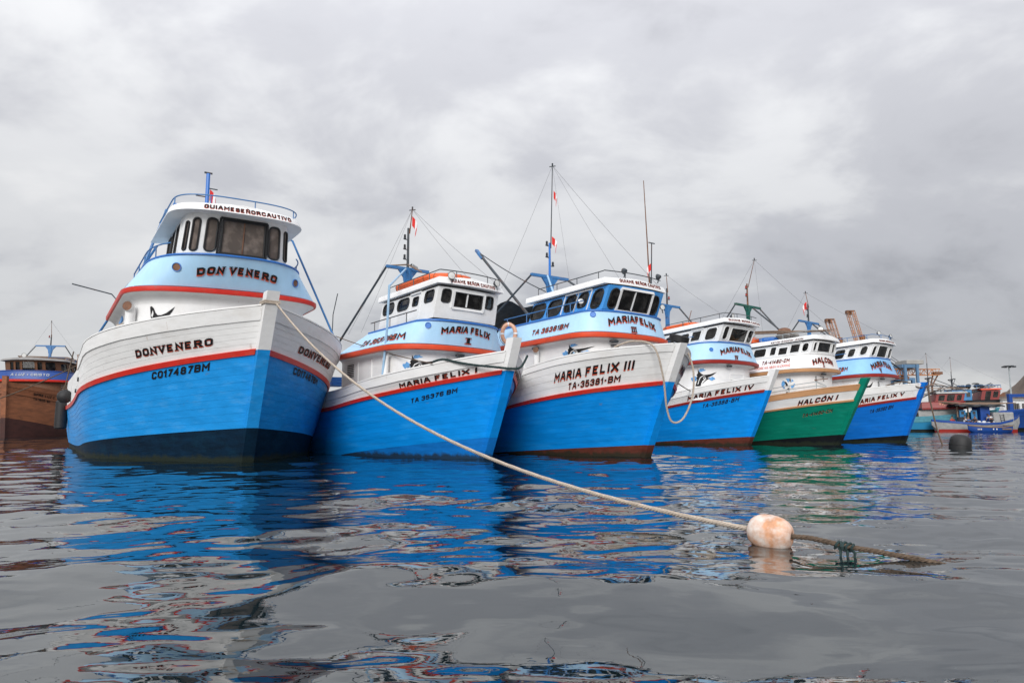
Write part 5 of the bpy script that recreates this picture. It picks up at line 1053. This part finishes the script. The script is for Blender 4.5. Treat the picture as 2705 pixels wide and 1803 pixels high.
m = MB(); [m.box((-1.15+.09*k, -.42-.05*k, .25), (.05, .03, .1)) for k in range(3)]; [m.box((-.1+.25*k, -.6, .26), (.08, .03, .1)) for k in range(2)]; m.build('lettering', SIGNW, SK, smooth=False); MB().box((.95, -.6, .27), (.75, .03, .1)).build('name_board', WOOD, SK, smooth=False)

def person(p, rz, pose, shirt, label):
    root = empty('person', p, rz, label, 'person')
    J = dict(stand=dict(hip=(0, 0, .62), chest=(.0, 0, .92), neck=(0, 0, 1.02), head=(.02, 0, 1.13), kl=(.03, .07, .33), kr=(.02, -.07, .33), fl=(0, .08, .03), fr=(-.02, -.08, .03), el=(.05, .2, .78), er=(.08, -.2, .78), hl=(.18, .16, .66), hr=(.2, -.15, .68)),
             bend=dict(hip=(0, 0, .60), chest=(.24, 0, .80), neck=(.33, 0, .84), head=(.42, 0, .86), kl=(.04, .07, .32), kr=(.03, -.07, .32), fl=(0, .08, .03), fr=(-.02, -.08, .03), el=(.32, .18, .62), er=(.34, -.16, .6), hl=(.40, .1, .46), hr=(.42, -.1, .46)),
             sit=dict(hip=(0, 0, .10), chest=(.05, 0, .42), neck=(.06, 0, .50), head=(.09, 0, .61), kl=(.30, .1, .16), kr=(.30, -.1, .16), fl=(.33, .1, -.14), fr=(.33, -.1, -.14), el=(.12, .2, .28), er=(.12, -.2, .28), hl=(.28, .12, .2), hr=(.28, -.12, .2)))[pose]
    def skinned(name, E, rad, mt):
        names = sorted({a for e in E for a in e}, key=lambda n: (n != 'hip' and n != 'chest', n)); me = bpy.data.meshes.new(name); me.from_pydata([[c_*K for c_ in J[n]] for n in names], [(names.index(a), names.index(b)) for a, b in E], [])
        o = bpy.data.objects.new(name, me); COL.objects.link(o); o.parent = root; me.materials.append(mt); md = o.modifiers.new('s', 'SKIN')
        for i, n in enumerate(names): me.skin_vertices[0].data[i].radius = (rad[n]*K, rad[n]*K)
        me.skin_vertices[0].data[0].use_root = True; s_ = o.modifiers.new('d', 'SUBSURF'); s_.levels = 1; s_.render_levels = 2; return o
    LI = [('hip', 'chest'), ('chest', 'neck'), ('neck', 'head'), ('hip', 'kl'), ('kl', 'fl'), ('hip', 'kr'), ('kr', 'fr'), ('chest', 'el'), ('el', 'hl'), ('chest', 'er'), ('er', 'hr')]
    skinned('body', LI, dict(hip=.10, chest=.105, neck=.04, head=.075, kl=.05, kr=.05, fl=.035, fr=.035, el=.034, er=.034, hl=.026, hr=.026), SKIN)
    skinned('shirt', [('hip', 'chest'), ('chest', 'el'), ('chest', 'er')], dict(hip=.115, chest=.125, el=.048, er=.048), shirt); skinned('trousers', [('hip', 'kl'), ('hip', 'kr')], dict(hip=.118, kl=.064, kr=.064), CLOTHD)
    h_ = Vector(J['head']); MB().lathe([(.001, .1), (.05, .09), (.082, .05), (.085, .02)], h_+Vector((-.012, 0, .0)), (0, 0, 1), 12).build('hair', INK, root)
for (x, y, z, rz, po, sh_, lab) in ((-1.95, -.2, .60, -1.3, 'sit', CLOTHR, 'person in red top seated at the bow of the white launch'), (-1.15, -.45, .62, -.4, 'sit', CLOTHW, 'person in white top seated amidships in the launch'), (-.85, -.5, .60, -2.4, 'sit', CLOTHB, 'person in blue top seated beside the white topped one'),
  (-.45, -.75, .62, 3.6, 'sit', CLOTHD, 'person in dark clothes seated before the blue doors'), (.75, -.85, .45, 3.4, 'bend', CLOTHW, 'person in white shirt bending over by the launch cabin')):
    person((36.1+x, 53.6+y, z), rz, po, sh_, lab)
m = MB()
for k in range(9): m.lathe([(.001, .16), (.11, .13), (.16, .02), (.1, -.1)], (36.1-.3+.17*k+.05*math.sin(k*4), 53.0+.1*math.cos(k*3), .68+.06*math.sin(k*2)), (.2*math.sin(k), .1, 1), 8)
tag(m.build('net_heap', CLOTHW, None), 'heap of pale netting and bags in the white launch', 'net')
root = empty('bin', (34.75, 53.25, .62), 0, 'dark round bin standing in the white launch', 'bin'); MB().lathe([(.19, 0), (.23, .5), (.25, .5), (.25, .54), (.22, .54)], (0, 0, 0), (0, 0, 1), 14).build('tub', CLOTHD, root); MB().lathe([(.001, .5), (.22, .5)], (0, 0, 0), (0, 0, 1), 14).build('contents', INNER, root)

# ------------------------------------------------------------------ harbour works
def lattice(m, a, b, w_, h_, n, r_=.25, mi=0):
    # four chord truss with diagonals
    a, b = Vector(a), Vector(b); d = unit(b-a); s_ = unit(d.cross(Vector((0, 0, 1)))) if abs(d.z) < .97 else Vector((1, 0, 0)); u_ = s_.cross(d); C = [(s_*w_/2*i+u_*h_/2*j) for i, j in ((1, 1), (-1, 1), (-1, -1), (1, -1))]
    for c_ in C: m.bar(a+c_, b+c_, r_*1.4, r_*1.4, mi)
    for k in range(n):
        p, q_ = a.lerp(b, k/n), a.lerp(b, (k+1)/n)
        for i in range(4): m.bar(p+C[i], q_+C[(i+1) % 4] if k % 2 else q_+C[i-1], r_*.7, r_*.7, mi); m.bar(p+C[i], p+C[(i+1) % 4], r_*.7, r_*.7, mi)
    return m
def quay_crane(X, Y, boom_up, label, base=None):
    root = empty('quay_crane', (X, Y, 0), 0, label, 'crane', 'cranes on the far quay'); S_ = 1
    for sx_ in (-1, 1):
        for sy_ in (-1, 1): MB().bar((sx_*6, sy_*7, 0), (sx_*6, sy_*7, 17), 1.1, 1.1).build('leg', CRANEB, root, smooth=False)
    m = MB()
    for z_ in (6, 16.6): m.bar((-6, -7, z_), (6, -7, z_), .9, .9); m.bar((-6, 7, z_), (6, 7, z_), .9, .9); m.bar((-6, -7, z_), (-6, 7, z_), .9, .9); m.bar((6, -7, z_), (6, 7, z_), .9, .9)
    m.build('portal_beam', CRANEB, root, smooth=False); MB().box((1, 3, 19.4), (11, 9, 4.2), bev=.2).build('machinery_house', CRANEB, root, smooth=False)
    for y_ in (-1.6, 1.6): lattice(MB(), boom_up[0] if isinstance(boom_up[0], Vector) else Vector(boom_up[0])+Vector((0, y_*.0, 0))+Vector(boom_up[2])*y_, Vector(boom_up[1])+Vector(boom_up[2])*y_, .8, 1.3, 6, .11).build('boom', CRANE, root, smooth=False)
    m = MB(); e = Vector(boom_up[1]); m.box(tuple(e), (3.0, 1.6, .4)); m.box(tuple(e+Vector((-1.2, 0, -.6))), (.8, 1.5, .9)); m.box(tuple(e+Vector((.2, 0, -.8))), (.6, 1.5, 1.4)); m.build('boom_tip', RUSTM, root, smooth=False)
    m = MB(); p = Vector(boom_up[0]).lerp(e, .45); m.box(tuple(p+Vector((1.5, 0, 0))), (1.4, 1.6, 2.6)); m.build('boom_hinge', RUSTM, root, smooth=False)
    MB().tube(sag(p+Vector((2, 0, 0)), (14, 6, 20), .8, 8), .12, 4).build('stay_cable', WIRE, root); MB().tube(sag(p+Vector((2, 0, 1)), (18, 6, 19), 1.2, 8), .12, 4).build('stay_cable', WIRE, root)
# booms raised: foot and tip from their sight lines at the far quay
quay_crane(141.5, 258, ((-7.5, 0, 24), (-12.2, 0, 43.0), (.55, -.3, 0), 8), 'taller raised orange lattice crane boom directly above the rightmost wheelhouse')
quay_crane(133.5, 262, ((-6.5, 0, 25), (-10.4, 0, 40.4), (.55, -.3, 0), 8), 'lower raised orange lattice boom left of its taller twin')
root = empty('quay_crane', (74.6, 128, 0), 0, 'orange horizontal lattice crane over the rightmost boat bow', 'crane', 'cranes on the far quay')
for x_ in (-1.1, 1.1):
    for y_ in (-2.2, 2.2): MB().bar((x_-.9, y_, 0), (x_-.9, y_, 11.4), .42, .42).build('leg', CRANEB, root, smooth=False)
MB().box((-.9, 0, 11.1), (3.2, 4.2, .6)).build('portal_beam', CRANEB, root, smooth=False); MB().box((.1, 0, 11.85), (3.2, 4, .8), bev=.08).build('machinery_house', CONC, root, smooth=False)
lattice(MB(), (-5, 0, 10.1), (5.4, 0, 10.1), 1.2, 1.1, 14, .09).build('boom', CRANE, root, smooth=False); m = MB(); m.box((5.2, 0, 9.9), (1.3, 1.4, .5)); m.bar((4.4, 0, 9.6), (3.9, 0, 7.7), .2); m.bar((5.4, 0, 9.7), (4.2, 0, 7.7), .18); m.box((3.2, 0, 7.6), (2.0, 1.2, .14)); m.bar((4.1, 0, 7.7), (4.1, 0, 5), .25); m.build('boom_tip', RUSTM, root, smooth=False)
m = MB(); [m.bar((-3.0+.8*k, 0, 9.5), (-2.7+.8*k, 0, 8.8), .3) for k in range(4)]; m.box((-1.5, 0, 9.0), (2.2, 1.2, .5)); m.box((-1.6, 0, 7.2), (1.8, 1.2, .14)); m.bar((-2.4, 0, 7.2), (-1.4, 0, 8.8), .09); m.bar((-.8, 0, 7.2), (-.6, 0, 8.8), .09); m.build('trolley', RUSTM, root, smooth=False)
# quay, shed, gantry, lights, hill
tag(MB().box((150, 145, .6), (260, 60, 2.6)).build('quay', CONC, None, smooth=False), 'grey concrete quay along the far shore', 'quay', kind='structure')
root = empty('quay_shed', (90.5, 119, 1.9), 0, 'low white shed with dark grilles on the far quay', 'building')
MB().box((0, 0, 1.3), (14, 5, 2.6)).build('wall', WHITE, root, smooth=False); MB().box((0, 0, 2.7), (14.6, 5.6, .22)).build('roof', CONC, root, smooth=False)
for k in range(5):
    g_ = MB().box((-5.4+2.7*k, -2.52, 1.2), (2.2, .08, 1.7)).build('window', INNER, root, smooth=False); m = MB(); [m.bar((-6.3+2.7*k+.36*j, -2.58, .4), (-6.3+2.7*k+.36*j, -2.58, 2.0), .06) for j in range(6)]; m.build('grille', CONC, g_, smooth=False)
for k, l_ in enumerate(('leftmost', 'middle', 'rightmost')):
    root = empty('quay_fender', (84.5+2.6*k, 114.7, 0), 0, l_+' black tyre fender on the far quay wall', 'fender', 'quay wall fenders'); MB().lathe([(.3, -.25), (.8, -.3), (.9, 0), (.8, .3), (.3, .25)], (0, 0, .6), (0, 1, 0), 12).build('tyre', RUBBER, root)
root = empty('boat_lift', (83.5, 112.5, 0), 0, 'blue steel gantry frame standing at the right end of the harbour', 'gantry')
for x_ in (-1.6, 9.0): MB().bar((x_, 0, 0), (x_-.15, 0, 5.4), .55, .55).build('column', ROYAL, root, smooth=False)
MB().bar((-2.0, 0, 5.1), (9.6, 0, 5.3), .6, .5).build('beam', ROYAL, root, smooth=False); m = MB(); [m.bar((-6.5+.8*k, 1, 4.6+.25*(k % 3)), (-5.8+.8*k, 1, 5.8-.2*(k % 2)), .3) for k in range(6)]; m.box((-6.2, 1, 3.6), (.7, .8, 3)); m.box((-4, 1, 5.2), (4, .8, .4)); m.build('hoist', RUSTM, root, smooth=False)
def light_mast(X, Y, h_, label):
    root = empty('light_mast', (X, Y, 0), 0, label, 'light mast', 'tall quay light masts'); MB().tube([(0, 0, 0), (0, 0, h_)], [.17, .09], 8).build('pole', RAILG, root)
    MB().lathe([(.1, -.08), (.75, -.05), (.75, .08), (.1, .12)], (0, 0, h_), (0, 0, 1), 12).build('ring', STEEL, root)
    for k in range(8): MB().box((.85*math.cos(k*.785), .85*math.sin(k*.785), h_-.12), (.36, .36, .22), k*.785).build('floodlight', STEEL, root, smooth=False)
light_mast(85.0, 116.5, 10.3, 'tall light mast at the right end of the quay'); light_mast(150, 221, 13.3, 'short distant light mast behind the red cabin')
m = MB(); rows = []
hr = random.Random(5); ph = [hr.uniform(0, 6.28) for _ in range(8)]
for j in range(48):
    row = []
    for i in range(60):
        x = 205+i*2.6; y = 240+j*3.; d_ = math.hypot((x-285)/1.0, (y-312)/1.15)
        h_ = 56*math.exp(-(d_/40)**2)*(1+.08*math.sin(x*.11+ph[0])+.07*math.sin(y*.13+x*.06+ph[1]))
        f_ = min(h_/14, 1); h_ += (1.6*math.sin(x*.36+ph[2])*math.sin(y*.31+ph[3])+.9*math.sin(x*.8+ph[4])*math.sin(y*.75+ph[5]))*f_
        row.append(Vector((x, y, h_-.8)))
    rows.append(row)
m.grid(rows); tag(m.build('hill', mat('dry brown hillside', (.13, .10, .08), .9, .35, .06, bump=.6, bscale=.25, dirt=(.07, .055, .045), dirtamt=.8, dirtscale=.09), None), 'dry brown hill rising behind the quay at the right', 'hill', kind='structure')
